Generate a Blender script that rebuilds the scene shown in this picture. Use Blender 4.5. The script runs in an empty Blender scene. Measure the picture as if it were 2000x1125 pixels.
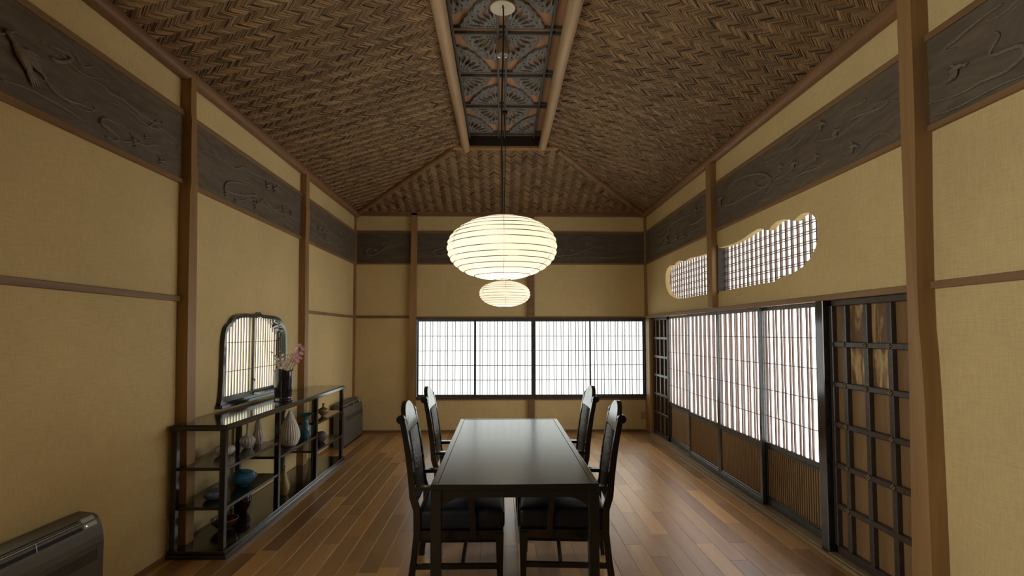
import bpy, bmesh, math, random
import numpy as np
from mathutils import Vector, Matrix

random.seed(7)
rng = np.random.default_rng(11)
SC = bpy.context.scene
COL = SC.collection
PI = math.pi

# ------------------------------------------------------------------ camera
CAM_Z = 1.541
RT = Vector((0.9998, -0.0200, -0.0011))
FW = Vector((0.0200, 0.99875, 0.0460)).normalized()
RT = (RT - FW * RT.dot(FW)).normalized()
UP = RT.cross(FW)
cam_d = bpy.data.cameras.new('camera')
cam = bpy.data.objects.new('camera', cam_d)
COL.objects.link(cam)
mw = Matrix.Identity(4)
for i in range(3):
    mw[i][0], mw[i][1], mw[i][2] = RT[i], UP[i], -FW[i]
mw[2][3] = CAM_Z
cam.matrix_world = mw
cam_d.sensor_width = 36.0
cam_d.lens = 1050.0 / 2000 * 36
cam_d.shift_x = 0.0005
cam_d.shift_y = 0.0193
cam_d.clip_start = 0.05
SC.camera = cam

# ------------------------------------------------------------------ light and exposure
DAY = 1.15            # brightness of the daylit paper panes
FILL = 4.0          # fill light added: an unseen glowing window left of the viewpoint
world = bpy.data.worlds.new('world'); SC.world = world
world.use_nodes = True
bgn = world.node_tree.nodes['Background']
bgn.inputs['Color'].default_value = (0.85, 0.92, 1.0, 1)
bgn.inputs['Strength'].default_value = 1.2
SC.view_settings.view_transform = 'Standard'
SC.view_settings.look = 'None'
SC.view_settings.exposure = 0.68
SC.view_settings.gamma = 1.0
SC.view_settings.use_curve_mapping = False

# ------------------------------------------------------------------ materials
def new_mat(name):
    m = bpy.data.materials.new(name); m.use_nodes = True
    nt = m.node_tree
    return m, nt, nt.nodes['Principled BSDF']

def N(nt, t, **kw):
    n = nt.nodes.new(t)
    for k, v in kw.items():
        setattr(n, k, v)
    return n

def ramp(nt, src, stops):
    r = N(nt, 'ShaderNodeValToRGB')
    cr = r.color_ramp
    while len(cr.elements) < len(stops):
        cr.elements.new(0.5)
    for e, (p, c) in zip(cr.elements, stops):
        e.position = p; e.color = (c[0], c[1], c[2], 1)
    nt.links.new(src, r.inputs[0])
    return r.outputs[0]

def plain(name, c, rough=0.5, spec=0.5, metal=0.0, noise=0.0, bump=0.0, bscale=60.0, coat=0.0):
    m, nt, b = new_mat(name)
    b.inputs['Roughness'].default_value = rough
    b.inputs['Specular IOR Level'].default_value = spec
    b.inputs['Metallic'].default_value = metal
    b.inputs['Coat Weight'].default_value = coat
    b.inputs['Coat Roughness'].default_value = rough * .75
    b.inputs['Base Color'].default_value = (c[0], c[1], c[2], 1)
    if noise or bump:
        tc = N(nt, 'ShaderNodeTexCoord')
        nz = N(nt, 'ShaderNodeTexNoise'); nz.inputs['Scale'].default_value = bscale
        nz.inputs['Detail'].default_value = 5
        nt.links.new(tc.outputs['Object'], nz.inputs['Vector'])
        if noise:
            o = ramp(nt, nz.outputs[0], [(0.3, [x * (1 - noise) for x in c]), (0.7, [min(1, x * (1 + noise)) for x in c])])
            nt.links.new(o, b.inputs['Base Color'])
        if bump:
            bp = N(nt, 'ShaderNodeBump'); bp.inputs['Strength'].default_value = bump
            bp.inputs['Distance'].default_value = 0.01
            nt.links.new(nz.outputs[0], bp.inputs['Height'])
            nt.links.new(bp.outputs[0], b.inputs['Normal'])
    return m

def wood(name, c1, c2, axis='Y', rough=0.5, spec=0.4, scale=14.0, stretch=14.0, bump=0.15, rnd=0.0, rand_cols=None, coat=0.0, lo=.3, hi=.72, dist=.6):
    """grain runs along axis; rand_cols: a ramp over the object's random value multiplied in"""
    m, nt, b = new_mat(name)
    b.inputs['Roughness'].default_value = rough
    b.inputs['Specular IOR Level'].default_value = spec
    b.inputs['Coat Weight'].default_value = coat
    b.inputs['Coat Roughness'].default_value = .33
    tc = N(nt, 'ShaderNodeTexCoord')
    mp = N(nt, 'ShaderNodeMapping')
    s = [scale] * 3
    s['XYZ'.index(axis)] = scale / stretch
    mp.inputs['Scale'].default_value = s
    nt.links.new(tc.outputs['Object'], mp.inputs['Vector'])
    oi = N(nt, 'ShaderNodeObjectInfo')
    if rnd or rand_cols:
        cx = N(nt, 'ShaderNodeCombineXYZ')
        mu = N(nt, 'ShaderNodeMath', operation='MULTIPLY'); mu.inputs[1].default_value = 37.0
        nt.links.new(oi.outputs['Random'], mu.inputs[0])
        for k in range(3):
            nt.links.new(mu.outputs[0], cx.inputs[k])
        nt.links.new(cx.outputs[0], mp.inputs['Location'])
    nz = N(nt, 'ShaderNodeTexNoise'); nz.inputs['Scale'].default_value = 1.0
    nz.inputs['Detail'].default_value = 8; nz.inputs['Roughness'].default_value = 0.62
    nz.inputs['Distortion'].default_value = dist
    nt.links.new(mp.outputs[0], nz.inputs['Vector'])
    out = ramp(nt, nz.outputs[0], [(lo, c1), (hi, c2)])
    if rand_cols:
        rc = ramp(nt, oi.outputs['Random'], rand_cols)
        mx = N(nt, 'ShaderNodeMix', data_type='RGBA', blend_type='MULTIPLY')
        mx.inputs['Factor'].default_value = 1.0
        nt.links.new(out, mx.inputs[6]); nt.links.new(rc, mx.inputs[7])
        out = mx.outputs[2]
    nt.links.new(out, b.inputs['Base Color'])
    if bump:
        bp = N(nt, 'ShaderNodeBump'); bp.inputs['Strength'].default_value = bump
        bp.inputs['Distance'].default_value = 0.004
        nt.links.new(nz.outputs[0], bp.inputs['Height'])
        nt.links.new(bp.outputs[0], b.inputs['Normal'])
    return m

def cloth_wall(name, c):
    m, nt, b = new_mat(name)
    b.inputs['Roughness'].default_value = 0.9
    b.inputs['Specular IOR Level'].default_value = 0.15
    tc = N(nt, 'ShaderNodeTexCoord')
    n1 = N(nt, 'ShaderNodeTexNoise'); n1.inputs['Scale'].default_value = 1.3; n1.inputs['Detail'].default_value = 4
    nt.links.new(tc.outputs['Object'], n1.inputs['Vector'])
    base = ramp(nt, n1.outputs[0], [(0.3, [x * 0.93 for x in c]), (0.7, [x * 1.06 for x in c])])
    # fine woven threads, vertical and level
    hs = []
    for sc in ((260, 260, 12), (14, 14, 260)):
        mp = N(nt, 'ShaderNodeMapping'); mp.inputs['Scale'].default_value = sc
        nt.links.new(tc.outputs['Object'], mp.inputs['Vector'])
        n2 = N(nt, 'ShaderNodeTexNoise'); n2.inputs['Scale'].default_value = 1.0; n2.inputs['Detail'].default_value = 2
        nt.links.new(mp.outputs[0], n2.inputs['Vector'])
        hs.append(n2.outputs[0])
    ad = N(nt, 'ShaderNodeMath', operation='ADD')
    nt.links.new(hs[0], ad.inputs[0]); nt.links.new(hs[1], ad.inputs[1])
    mr = N(nt, 'ShaderNodeMapRange'); mr.inputs[1].default_value = 0.7; mr.inputs[2].default_value = 1.3
    mr.inputs[3].default_value = 0.9; mr.inputs[4].default_value = 1.08
    nt.links.new(ad.outputs[0], mr.inputs[0])
    mx = N(nt, 'ShaderNodeMix', data_type='RGBA', blend_type='MULTIPLY'); mx.inputs['Factor'].default_value = 1
    nt.links.new(base, mx.inputs[6]); nt.links.new(mr.outputs[0], mx.inputs[7])
    nt.links.new(mx.outputs[2], b.inputs['Base Color'])
    bp = N(nt, 'ShaderNodeBump'); bp.inputs['Strength'].default_value = 0.25; bp.inputs['Distance'].default_value = 0.002
    nt.links.new(ad.outputs[0], bp.inputs['Height']); nt.links.new(bp.outputs[0], b.inputs['Normal'])
    return m

def carved_mat(name, c1, c2, wave_axis='Z'):
    """dark weathered board: flowing grain in colour and relief"""
    m, nt, b = new_mat(name)
    b.inputs['Roughness'].default_value = 0.62
    b.inputs['Specular IOR Level'].default_value = 0.35
    tc = N(nt, 'ShaderNodeTexCoord')
    sc = {'Z': (26, 1.6, 26), 'X': (60, 5, 60), 'Y': (1.6, 26, 26)}[wave_axis]
    n0 = N(nt, 'ShaderNodeTexNoise'); n0.inputs['Scale'].default_value = 2.2; n0.inputs['Detail'].default_value = 2
    nt.links.new(tc.outputs['Object'], n0.inputs['Vector'])
    mixv = N(nt, 'ShaderNodeVectorMath', operation='MULTIPLY_ADD')
    mixv.inputs[1].default_value = (0.22, 0.22, 0.22)
    nt.links.new(n0.outputs['Color'], mixv.inputs[0]); nt.links.new(tc.outputs['Object'], mixv.inputs[2])
    mp = N(nt, 'ShaderNodeMapping'); mp.inputs['Scale'].default_value = sc
    nt.links.new(mixv.outputs[0], mp.inputs['Vector'])
    wv = N(nt, 'ShaderNodeTexNoise'); wv.inputs['Scale'].default_value = 1.0; wv.inputs['Detail'].default_value = 5
    nt.links.new(mp.outputs[0], wv.inputs['Vector'])
    o = ramp(nt, wv.outputs[0], [(0.3, c1), (0.7, c2)])
    nt.links.new(o, b.inputs['Base Color'])
    bp = N(nt, 'ShaderNodeBump'); bp.inputs['Strength'].default_value = 0.5; bp.inputs['Distance'].default_value = 0.006
    nt.links.new(wv.outputs[0], bp.inputs['Height']); nt.links.new(bp.outputs[0], b.inputs['Normal'])
    return m

def emis(name, c, strength, noise=None):
    m, nt, b = new_mat(name)
    b.inputs['Base Color'].default_value = (0.7, 0.68, 0.62, 1)
    b.inputs['Roughness'].default_value = 0.8
    b.inputs['Emission Strength'].default_value = strength
    b.inputs['Emission Color'].default_value = (c[0], c[1], c[2], 1)
    if noise:
        tc = N(nt, 'ShaderNodeTexCoord')
        nz = N(nt, 'ShaderNodeTexNoise'); nz.inputs['Scale'].default_value = 5.0; nz.inputs['Detail'].default_value = 3
        nt.links.new(tc.outputs['Object'], nz.inputs['Vector'])
        o = ramp(nt, nz.outputs[0], [(0.36, noise), (0.6, c)])
        nt.links.new(o, b.inputs['Emission Color'])
    return m

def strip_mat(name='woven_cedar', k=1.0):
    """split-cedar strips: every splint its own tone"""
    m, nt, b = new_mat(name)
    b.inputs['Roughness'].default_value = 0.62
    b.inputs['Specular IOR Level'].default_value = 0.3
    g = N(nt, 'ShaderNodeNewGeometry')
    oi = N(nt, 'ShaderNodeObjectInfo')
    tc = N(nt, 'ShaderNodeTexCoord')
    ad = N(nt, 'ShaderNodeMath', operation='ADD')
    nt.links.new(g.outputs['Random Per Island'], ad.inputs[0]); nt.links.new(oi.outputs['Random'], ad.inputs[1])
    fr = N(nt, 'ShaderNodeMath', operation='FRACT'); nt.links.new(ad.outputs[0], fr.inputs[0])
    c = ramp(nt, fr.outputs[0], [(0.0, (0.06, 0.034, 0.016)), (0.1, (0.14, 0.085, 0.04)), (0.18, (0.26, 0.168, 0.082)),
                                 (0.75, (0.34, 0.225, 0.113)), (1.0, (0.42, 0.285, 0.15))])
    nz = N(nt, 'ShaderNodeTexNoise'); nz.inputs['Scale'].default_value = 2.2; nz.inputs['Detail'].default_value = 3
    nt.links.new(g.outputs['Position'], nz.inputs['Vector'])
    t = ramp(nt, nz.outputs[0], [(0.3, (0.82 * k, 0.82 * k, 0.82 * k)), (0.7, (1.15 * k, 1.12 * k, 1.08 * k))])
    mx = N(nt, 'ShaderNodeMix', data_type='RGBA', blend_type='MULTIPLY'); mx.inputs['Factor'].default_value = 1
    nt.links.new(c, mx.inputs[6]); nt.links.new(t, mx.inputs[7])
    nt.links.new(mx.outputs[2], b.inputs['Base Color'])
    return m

def paper_lantern(name):
    m = bpy.data.materials.new(name); m.use_nodes = True
    nt = m.node_tree; nt.nodes.clear()
    out = N(nt, 'ShaderNodeOutputMaterial')
    tr = N(nt, 'ShaderNodeBsdfTranslucent'); tr.inputs[0].default_value = (0.95, 0.90, 0.80, 1)
    df = N(nt, 'ShaderNodeBsdfDiffuse'); df.inputs[0].default_value = (0.85, 0.8, 0.7, 1)
    mx = N(nt, 'ShaderNodeMixShader'); mx.inputs[0].default_value = 0.35
    em = N(nt, 'ShaderNodeEmission'); em.inputs[0].default_value = (1.0, 0.84, 0.66, 1); em.inputs[1].default_value = 0.2
    ad = N(nt, 'ShaderNodeAddShader')
    tc = N(nt, 'ShaderNodeTexCoord')
    nz = N(nt, 'ShaderNodeTexNoise'); nz.inputs['Scale'].default_value = 9; nz.inputs['Detail'].default_value = 6
    nt.links.new(tc.outputs['Object'], nz.inputs['Vector'])
    bp = N(nt, 'ShaderNodeBump'); bp.inputs['Strength'].default_value = 0.4; bp.inputs['Distance'].default_value = 0.03
    nt.links.new(nz.outputs[0], bp.inputs['Height'])
    nt.links.new(bp.outputs[0], tr.inputs['Normal'])
    nt.links.new(tr.outputs[0], mx.inputs[1]); nt.links.new(df.outputs[0], mx.inputs[2])
    nt.links.new(mx.outputs[0], ad.inputs[0]); nt.links.new(em.outputs[0], ad.inputs[1])
    nt.links.new(ad.outputs[0], out.inputs[0])
    return m

MAT = dict(
    wall=cloth_wall('beige_cloth_wall', (0.71, 0.56, 0.275)),
    post=wood('post_wood', (0.27, 0.15, 0.055), (0.42, 0.255, 0.105), 'Z', 0.5, 0.4, 10, 16),
    railY=wood('rail_wood_y', (0.20, 0.115, 0.048), (0.33, 0.205, 0.095), 'Y', 0.5, 0.4, 14, 18),
    railX=wood('rail_wood_x', (0.17, 0.095, 0.042), (0.27, 0.165, 0.08), 'X', 0.5, 0.4, 14, 18),
    log=wood('log_wood', (0.19, 0.098, 0.043), (0.31, 0.172, 0.08), 'Y', 0.45, 0.4, 9, 12),
    palelog=wood('pale_log_wood', (0.36, 0.25, 0.13), (0.52, 0.37, 0.21), 'Y', 0.42, 0.45, 9, 14),
    carved=carved_mat('carved_dark_board', (0.115, 0.092, 0.063), (0.19, 0.155, 0.108)),
    relief=plain('carved_relief', (0.205, 0.17, 0.122), 0.55, 0.4, noise=0.25, bump=0.3, bscale=90),
    backing=plain('ceiling_backing', (0.05, 0.03, 0.015), 0.9, 0.1),
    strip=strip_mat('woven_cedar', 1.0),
    strip_shade=strip_mat('woven_cedar_shaded', .7),  # same strips darkened: shading of one weave direction put into the colour
    plank=wood('floor_plank', (0.42, 0.225, 0.075), (0.60, 0.36, 0.13), 'Y', 0.34, 0.7, 9, 10, 0.04, coat=0.3,
               rand_cols=[(0.0, (0.48, 0.43, 0.40)), (0.35, (0.64, 0.57, 0.51)), (0.65, (0.78, 0.72, 0.62)), (0.9, (0.95, 0.9, 0.78)), (1.0, (1.15, 1.1, 0.9))]),
    joint_glint=plain('floor_joint_glint', (0.75, 0.58, 0.34), 0.5, 0.3),  # pale base in the gaps: window glint on plank bevels, put into colour
    lacquer=plain('black_lacquer', (0.012, 0.012, 0.012), 0.13, 0.5, noise=0.1, bscale=30, coat=0.4),
    table=plain('black_table_lacquer', (0.006, 0.0075, 0.007), 0.22, 0.55, noise=0.2, bump=0.02, bscale=80, coat=0.1),
    chair=plain('black_chair_wood', (0.005, 0.005, 0.0047), 0.2, 0.5, noise=0.2, bscale=50, coat=0.25),
    velvet=plain('black_upholstery', (0.022, 0.022, 0.021), 0.4, 0.9, noise=0.6, bump=1.0, bscale=48),
    seatc=plain('black_seat_leather', (0.006, 0.007, 0.0085), 0.42, 0.3, noise=0.3, bump=0.15, bscale=25),
    dframe=plain('dark_door_lacquer', (0.05, 0.053, 0.045), 0.28, 0.6, noise=0.3, bscale=25),
    slat=wood('slat_wood', (0.10, 0.066, 0.046), (0.15, 0.102, 0.075), 'Z', 0.5, 0.3, 20, 20, 0.0),
    thin=plain('thin_lattice_wood', (0.20, 0.17, 0.135), 0.6, 0.3),
    frontwood=wood('front_timber', (0.04, 0.025, 0.014), (0.075, 0.048, 0.027), 'Z', 0.6, 0.3, 8, 12, 0.1),  # dark tone chosen to cut bounce off the unseen front wall
    slat_bloom=wood('bloomed_slat_wood', (0.42, 0.33, 0.26), (0.55, 0.45, 0.36), 'Z', 0.5, 0.3, 20, 20, 0.0),  # slat wood paled: the bright window's bloom put into its colour
    panel=wood('door_panel_wood', (0.19, 0.108, 0.045), (0.30, 0.182, 0.08), 'Z', 0.5, 0.4, 9, 9, 0.2, rnd=1),
    panelg=wood('figured_panel_wood', (0.17, 0.10, 0.045), (0.62, 0.44, 0.20), 'Z', 0.5, 0.4, 13, 6, 0.3, rnd=1, lo=.5, hi=.66, dist=1.6),
    batten=wood('batten_wood', (0.30, 0.185, 0.08), (0.42, 0.27, 0.125), 'Z', 0.5, 0.3, 16, 20, 0.0),
    mull=plain('mullion_dark_wood', (0.05, 0.037, 0.028), 0.35, 0.5, noise=0.3, bscale=40),
    brass=plain('aged_brass', (0.30, 0.24, 0.13), 0.35, 0.5, metal=0.9, noise=0.3, bscale=80),
    paper=emis('daylit_shoji_paper', (0.93, 1.0, 0.96), DAY),
    paperR=emis('daylit_door_paper', (1.0, 0.955, 0.96), DAY * 2.5),
    paperC=emis('daylit_cloud_paper', (1.0, 0.975, 0.94), DAY * 1.7),
    garden=emis('frosted_garden_glass', (1.0, 1.0, 0.88), DAY * 1.5, noise=(0.80, 0.86, 0.52)),
    paperFill=emis('fill_window_glow', (1.0, 0.97, 0.90), FILL),
    lantern=paper_lantern('washi_paper'),
    rib=plain('lantern_rib', (0.10, 0.065, 0.025), 0.7, 0.2),
    bulb=emis('bulb_glow', (1.0, 0.86, 0.62), 6.0),
    cord=plain('black_cord', (0.012, 0.011, 0.01), 0.5, 0.4),
    acbody=plain('charcoal_plastic', (0.125, 0.118, 0.092), 0.45, 0.4, noise=0.1, bump=0.08, bscale=300),
    acpanel=plain('charcoal_panel', (0.095, 0.09, 0.072), 0.4, 0.45, noise=0.1, bscale=200),
    acslot=plain('dark_slot', (0.012, 0.011, 0.01), 0.6, 0.3),
    silver=plain('silver_grey_plastic', (0.5, 0.49, 0.43), 0.35, 0.5),
    led=emis('green_led', (0.85, 1.0, 0.55), 1.2),
    coffer=wood('coffer_board', (0.36, 0.19, 0.09), (0.50, 0.285, 0.14), 'Y', 0.6, 0.3, 9, 10, 0.1),
    fan=carved_mat('carved_grey_openwork', (0.09, 0.087, 0.077), (0.24, 0.23, 0.20), 'X'),
    bar=plain('grey_lattice_bar', (0.085, 0.077, 0.065), 0.45, 0.4, noise=0.35, bump=0.3, bscale=60),
    dark=plain('dark_recess_board', (0.03, 0.022, 0.015), 0.8, 0.2),
    ivory=plain('ivory_fitting', (0.62, 0.57, 0.42), 0.4, 0.5),
    brownmetal=plain('brown_enamel', (0.20, 0.13, 0.07), 0.35, 0.5),
    lens=plain('lamp_lens', (0.8, 0.78, 0.68), 0.12, 0.5, metal=0.6),
    outlet=plain('beige_outlet', (0.42, 0.34, 0.2), 0.5, 0.4),
    sill=wood('sill_wood', (0.28, 0.2, 0.1), (0.4, 0.3, 0.16), 'Y', 0.45, 0.4, 14, 20, 0.05),
    white=plain('white_porcelain', (0.74, 0.70, 0.63), 0.5, 0.4, noise=0.08, bscale=20),
    blue=plain('blue_glaze', (0.05, 0.21, 0.36), 0.22, 0.5, noise=0.45, bscale=14),
    teal=plain('teal_glaze', (0.05, 0.16, 0.21), 0.22, 0.5, noise=0.35, bscale=18),
    bluegrey=plain('blue_grey_glaze', (0.09, 0.13, 0.16), 0.3, 0.5, noise=0.4, bscale=22),
    redglaze=plain('oxblood_glaze', (0.05, 0.016, 0.016), 0.15, 0.5, noise=0.5, bscale=18),
    brownglaze=plain('brown_glaze', (0.09, 0.05, 0.018), 0.25, 0.5, noise=0.5, bscale=14),
    rimglaze=plain('pale_rim_glaze', (0.42, 0.33, 0.18), 0.3, 0.5),
    yellow=plain('yellow_celadon_glaze', (0.40, 0.31, 0.115), 0.25, 0.5, noise=0.2, bscale=12),
    olive=plain('olive_gold_glaze', (0.27, 0.2, 0.075), 0.2, 0.5, noise=0.3, bscale=16),
    mauve=plain('mauve_grey_glaze', (0.11, 0.085, 0.08), 0.45, 0.4, noise=0.4, bscale=22),
    blackglaze=plain('black_glaze', (0.016, 0.015, 0.019), 0.12, 0.5, noise=0.3, bscale=14, coat=0.3),
    pink=plain('pink_petal', (0.72, 0.40, 0.43), 0.7, 0.2, noise=0.25, bscale=60),
    palepink=plain('pale_petal', (0.76, 0.62, 0.56), 0.7, 0.2, noise=0.2, bscale=60),
    stem=plain('pale_green_stem', (0.30, 0.33, 0.2), 0.6, 0.3),
    felt=plain('pale_felt', (0.6, 0.55, 0.45), 0.9, 0.1),
)

# ------------------------------------------------------------------ geometry helpers
class MB:
    """collects shapes that become ONE mesh object"""
    def __init__(s):
        s.v = []; s.f = []
    def add(s, vs, fs):
        o = len(s.v); s.v += [tuple(p) for p in vs]; s.f += [tuple(o + i for i in q) for q in fs]
        return s
    def box(s, x0, x1, y0, y1, z0, z1):
        if x0 > x1: x0, x1 = x1, x0
        if y0 > y1: y0, y1 = y1, y0
        if z0 > z1: z0, z1 = z1, z0
        return s.add([(x0, y0, z0), (x1, y0, z0), (x1, y1, z0), (x0, y1, z0), (x0, y0, z1), (x1, y0, z1), (x1, y1, z1), (x0, y1, z1)],
                     [(0, 3, 2, 1), (4, 5, 6, 7), (0, 1, 5, 4), (1, 2, 6, 5), (2, 3, 7, 6), (3, 0, 4, 7)])
    def bbox(s, x0, x1, y0, y1, z0, z1, b=0.004):
        """box with chamfered edges"""
        if x0 > x1: x0, x1 = x1, x0
        if y0 > y1: y0, y1 = y1, y0
        if z0 > z1: z0, z1 = z1, z0
        b = min(b, (x1 - x0) * .45, (y1 - y0) * .45, (z1 - z0) * .45)
        X = (x0, x1); Y = (y0, y1); Z = (z0, z1); sg = (1, -1)
        vs = []; ix = {}
        for i in (0, 1):
            for j in (0, 1):
                for k in (0, 1):
                    for a in range(3):
                        p = [X[i] + sg[i] * b, Y[j] + sg[j] * b, Z[k] + sg[k] * b]
                        p[a] = (X[i], Y[j], Z[k])[a]
                        ix[i, j, k, a] = len(vs); vs.append(p)
        c = Vector(((x0 + x1) / 2, (y0 + y1) / 2, (z0 + z1) / 2))
        fs = []
        for a in range(3):
            u, w = [q for q in range(3) if q != a]
            for t in (0, 1):
                q = []
                for (m, n) in ((0, 0), (1, 0), (1, 1), (0, 1)):
                    idx = [0, 0, 0]; idx[a] = t; idx[u] = m; idx[w] = n
                    q.append(ix[idx[0], idx[1], idx[2], a])
                fs.append(q)
            # edges along axis a
            for m in (0, 1):
                for n in (0, 1):
                    i0 = [0, 0, 0]; i0[u] = m; i0[w] = n
                    i1 = list(i0); i1[a] = 1
                    fs.append([ix[i0[0], i0[1], i0[2], u], ix[i1[0], i1[1], i1[2], u], ix[i1[0], i1[1], i1[2], w], ix[i0[0], i0[1], i0[2], w]])
        for i in (0, 1):
            for j in (0, 1):
                for k in (0, 1):
                    fs.append([ix[i, j, k, 0], ix[i, j, k, 1], ix[i, j, k, 2]])
        out = []
        for q in fs:
            P = [Vector(vs[i]) for i in q]
            n = (P[1] - P[0]).cross(P[2] - P[0])
            if n.dot(sum(P, Vector()) / len(P) - c) < 0: q = q[::-1]
            out.append(q)
        return s.add(vs, out)
    def loft(s, rings, caps=True):
        """rings: equal-length closed loops"""
        n = len(rings[0]); vs = [p for r in rings for p in r]; fs = []
        for a in range(len(rings) - 1):
            for i in range(n):
                j = (i + 1) % n
                fs.append((a * n + i, a * n + j, (a + 1) * n + j, (a + 1) * n + i))
        if caps:
            fs.append(tuple(range(n))[::-1]); fs.append(tuple((len(rings) - 1) * n + i for i in range(n)))
        return s.add(vs, fs)
    def tube(s, path, r, n=8, caps=True, flat=None):
        """r: a radius or one per point; flat=(axis vector, factor) squashes the section"""
        P = [Vector(p) for p in path]
        R = r if isinstance(r, (list, tuple)) else [r] * len(P)
        rings = []
        ref = None
        for i, p in enumerate(P):
            t = (P[min(i + 1, len(P) - 1)] - P[max(i - 1, 0)]).normalized()
            if ref is None:
                ref = Vector((0, 0, 1)) if abs(t.z) < 0.9 else Vector((1, 0, 0))
            a = (ref - t * ref.dot(t)).normalized(); ref = a
            b = t.cross(a)
            ring = []
            for k in range(n):
                an = 2 * PI * k / n
                o = a * math.cos(an) * R[i] + b * math.sin(an) * R[i]
                if flat:
                    ax = Vector(flat[0]); o = o - ax * o.dot(ax) * (1 - flat[1])
                ring.append(p + o)
            rings.append(ring)
        return s.loft(rings, caps)
    def lathe(s, prof, n=24, c=(0, 0, 0), mod=None, close=False):
        """prof: (radius, height) from bottom up; mod(theta, t) scales the radius"""
        rings = []
        m = len(prof)
        for i, (r, z) in enumerate(prof):
            ring = []
            for k in range(n):
                th = 2 * PI * k / n
                q = r * (mod(th, i / max(1, m - 1)) if mod else 1)
                ring.append((c[0] + q * math.cos(th), c[1] + q * math.sin(th), c[2] + z))
            rings.append(ring)
        return s.loft(rings, True)
    def prism(s, pts, axis, a0, a1):
        """outline in the two other axes, extruded along axis from a0 to a1"""
        n = len(pts)
        def mk(p, a):
            if axis == 0: return (a, p[0], p[1])
            if axis == 1: return (p[0], a, p[1])
            return (p[0], p[1], a)
        vs = [mk(p, a0) for p in pts] + [mk(p, a1) for p in pts]
        fs = [tuple(range(n)), tuple(range(2 * n - 1, n - 1, -1))]
        for i in range(n):
            j = (i + 1) % n
            fs.append((i, i + n, j + n, j))
        return s.add(vs, fs)
    def ball(s, c, rx, ry=None, rz=None, n=10, m=6):
        ry = ry or rx; rz = rz or rx
        rings = []
        for i in range(m + 1):
            ph = -PI / 2 + PI * i / m
            q = max(math.cos(ph), 0.03)
            rings.append([(c[0] + rx * q * math.cos(2 * PI * k / n), c[1] + ry * q * math.sin(2 * PI * k / n), c[2] + rz * math.sin(ph)) for k in range(n)])
        return s.loft(rings)
    def mesh(s, name, fix=True):
        me = bpy.data.meshes.new(name)
        me.from_pydata(s.v, [], s.f)
        if fix:
            bm = bmesh.new(); bm.from_mesh(me); bmesh.ops.recalc_face_normals(bm, faces=bm.faces); bm.to_mesh(me); bm.free()
        return me
    def build(s, name, mat, parent=None, smooth=False, angle=None, loc=None):
        return link(s.mesh(name), name, mat, parent, smooth, angle, loc)

def link(me, name, mat, parent=None, smooth=False, angle=None, loc=None):
    if mat is not None and not me.materials:
        me.materials.append(MAT[mat] if isinstance(mat, str) else mat)
    if smooth:
        me.polygons.foreach_set('use_smooth', [True] * len(me.polygons))
        if angle:
            try: me.set_sharp_from_angle(angle=angle)
            except Exception: pass
    o = bpy.data.objects.new(name, me)
    COL.objects.link(o)
    if parent is not None: o.parent = parent
    if loc is not None: o.location = loc
    return o

def tag(o, label, cat, group=None, kind=None):
    o['label'] = label; o['category'] = cat
    if group: o['group'] = group
    if kind: o['kind'] = kind
    return o

def thing(name, label, cat, loc=(0, 0, 0), rz=0.0, group=None):
    o = bpy.data.objects.new(name, None); COL.objects.link(o)
    o.location = loc; o.rotation_euler = (0, 0, rz); o.empty_display_size = 0.1
    return tag(o, label, cat, group)

def struct(o, label, cat):
    return tag(o, label, cat, kind='structure')

def copy_tree(root, loc, rz, label):
    """a copy of a thing with copies of its parts and sub-parts"""
    r = root.copy(); COL.objects.link(r); r.location = loc; r.rotation_euler = (0, 0, rz); r['label'] = label
    for ch in [c for c in bpy.data.objects if c.parent == root]:
        c = ch.copy(); COL.objects.link(c); c.parent = r
        for g in [q for q in bpy.data.objects if q.parent == ch]:
            d = g.copy(); COL.objects.link(d); d.parent = c
    return r

def smooth_poly(pts, closed=True, k=4):
    """Catmull-Rom through 2-D points"""
    n = len(pts); out = []
    rngi = range(n) if closed else range(n - 1)
    for i in rngi:
        p0, p1, p2, p3 = [pts[(i + d) % n] if closed else pts[min(max(i + d, 0), n - 1)] for d in (-1, 0, 1, 2)]
        for t in range(k):
            u = t / k
            out.append(tuple(0.5 * ((2 * b) + (c - a) * u + (2 * a - 5 * b + 4 * c - d) * u * u + (-a + 3 * b - 3 * c + d) * u ** 3)
                             for a, b, c, d in zip(p0, p1, p2, p3)))
    if not closed: out.append(tuple(pts[-1]))
    return out

def slab(loops, axis, mid, thick):
    """filled outline with holes (first loop outer), normal along axis, as a mesh"""
    cu = bpy.data.curves.new('outline', 'CURVE'); cu.dimensions = '2D'; cu.fill_mode = 'BOTH'; cu.extrude = thick / 2
    for lp in loops:
        sp = cu.splines.new('POLY'); sp.points.add(len(lp) - 1); sp.use_cyclic_u = True
        for q, (a, b) in zip(sp.points, lp): q.co = (a, b, 0, 1)
    ob = bpy.data.objects.new('outline', cu); COL.objects.link(ob)
    dg = bpy.context.evaluated_depsgraph_get()
    me = bpy.data.meshes.new_from_object(ob.evaluated_get(dg))
    bpy.data.objects.remove(ob); bpy.data.curves.remove(cu)
    if axis == 0: M4 = Matrix(((0, 0, 1, mid), (1, 0, 0, 0), (0, 1, 0, 0), (0, 0, 0, 1)))
    elif axis == 1: M4 = Matrix(((1, 0, 0, 0), (0, 0, -1, mid), (0, 1, 0, 0), (0, 0, 0, 1)))
    else: M4 = Matrix(((1, 0, 0, 0), (0, 1, 0, 0), (0, 0, 1, mid), (0, 0, 0, 1)))
    me.transform(M4)
    me.materials.clear()
    return me

# ------------------------------------------------------------------ room dimensions (metres)
XL, XR, YB, YF = -2.30, 2.31, 8.455, -1.20      # plaster planes
TL, TR, TB = -2.272, 2.284, 8.432               # faces of the rails
ZC = 3.42

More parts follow.
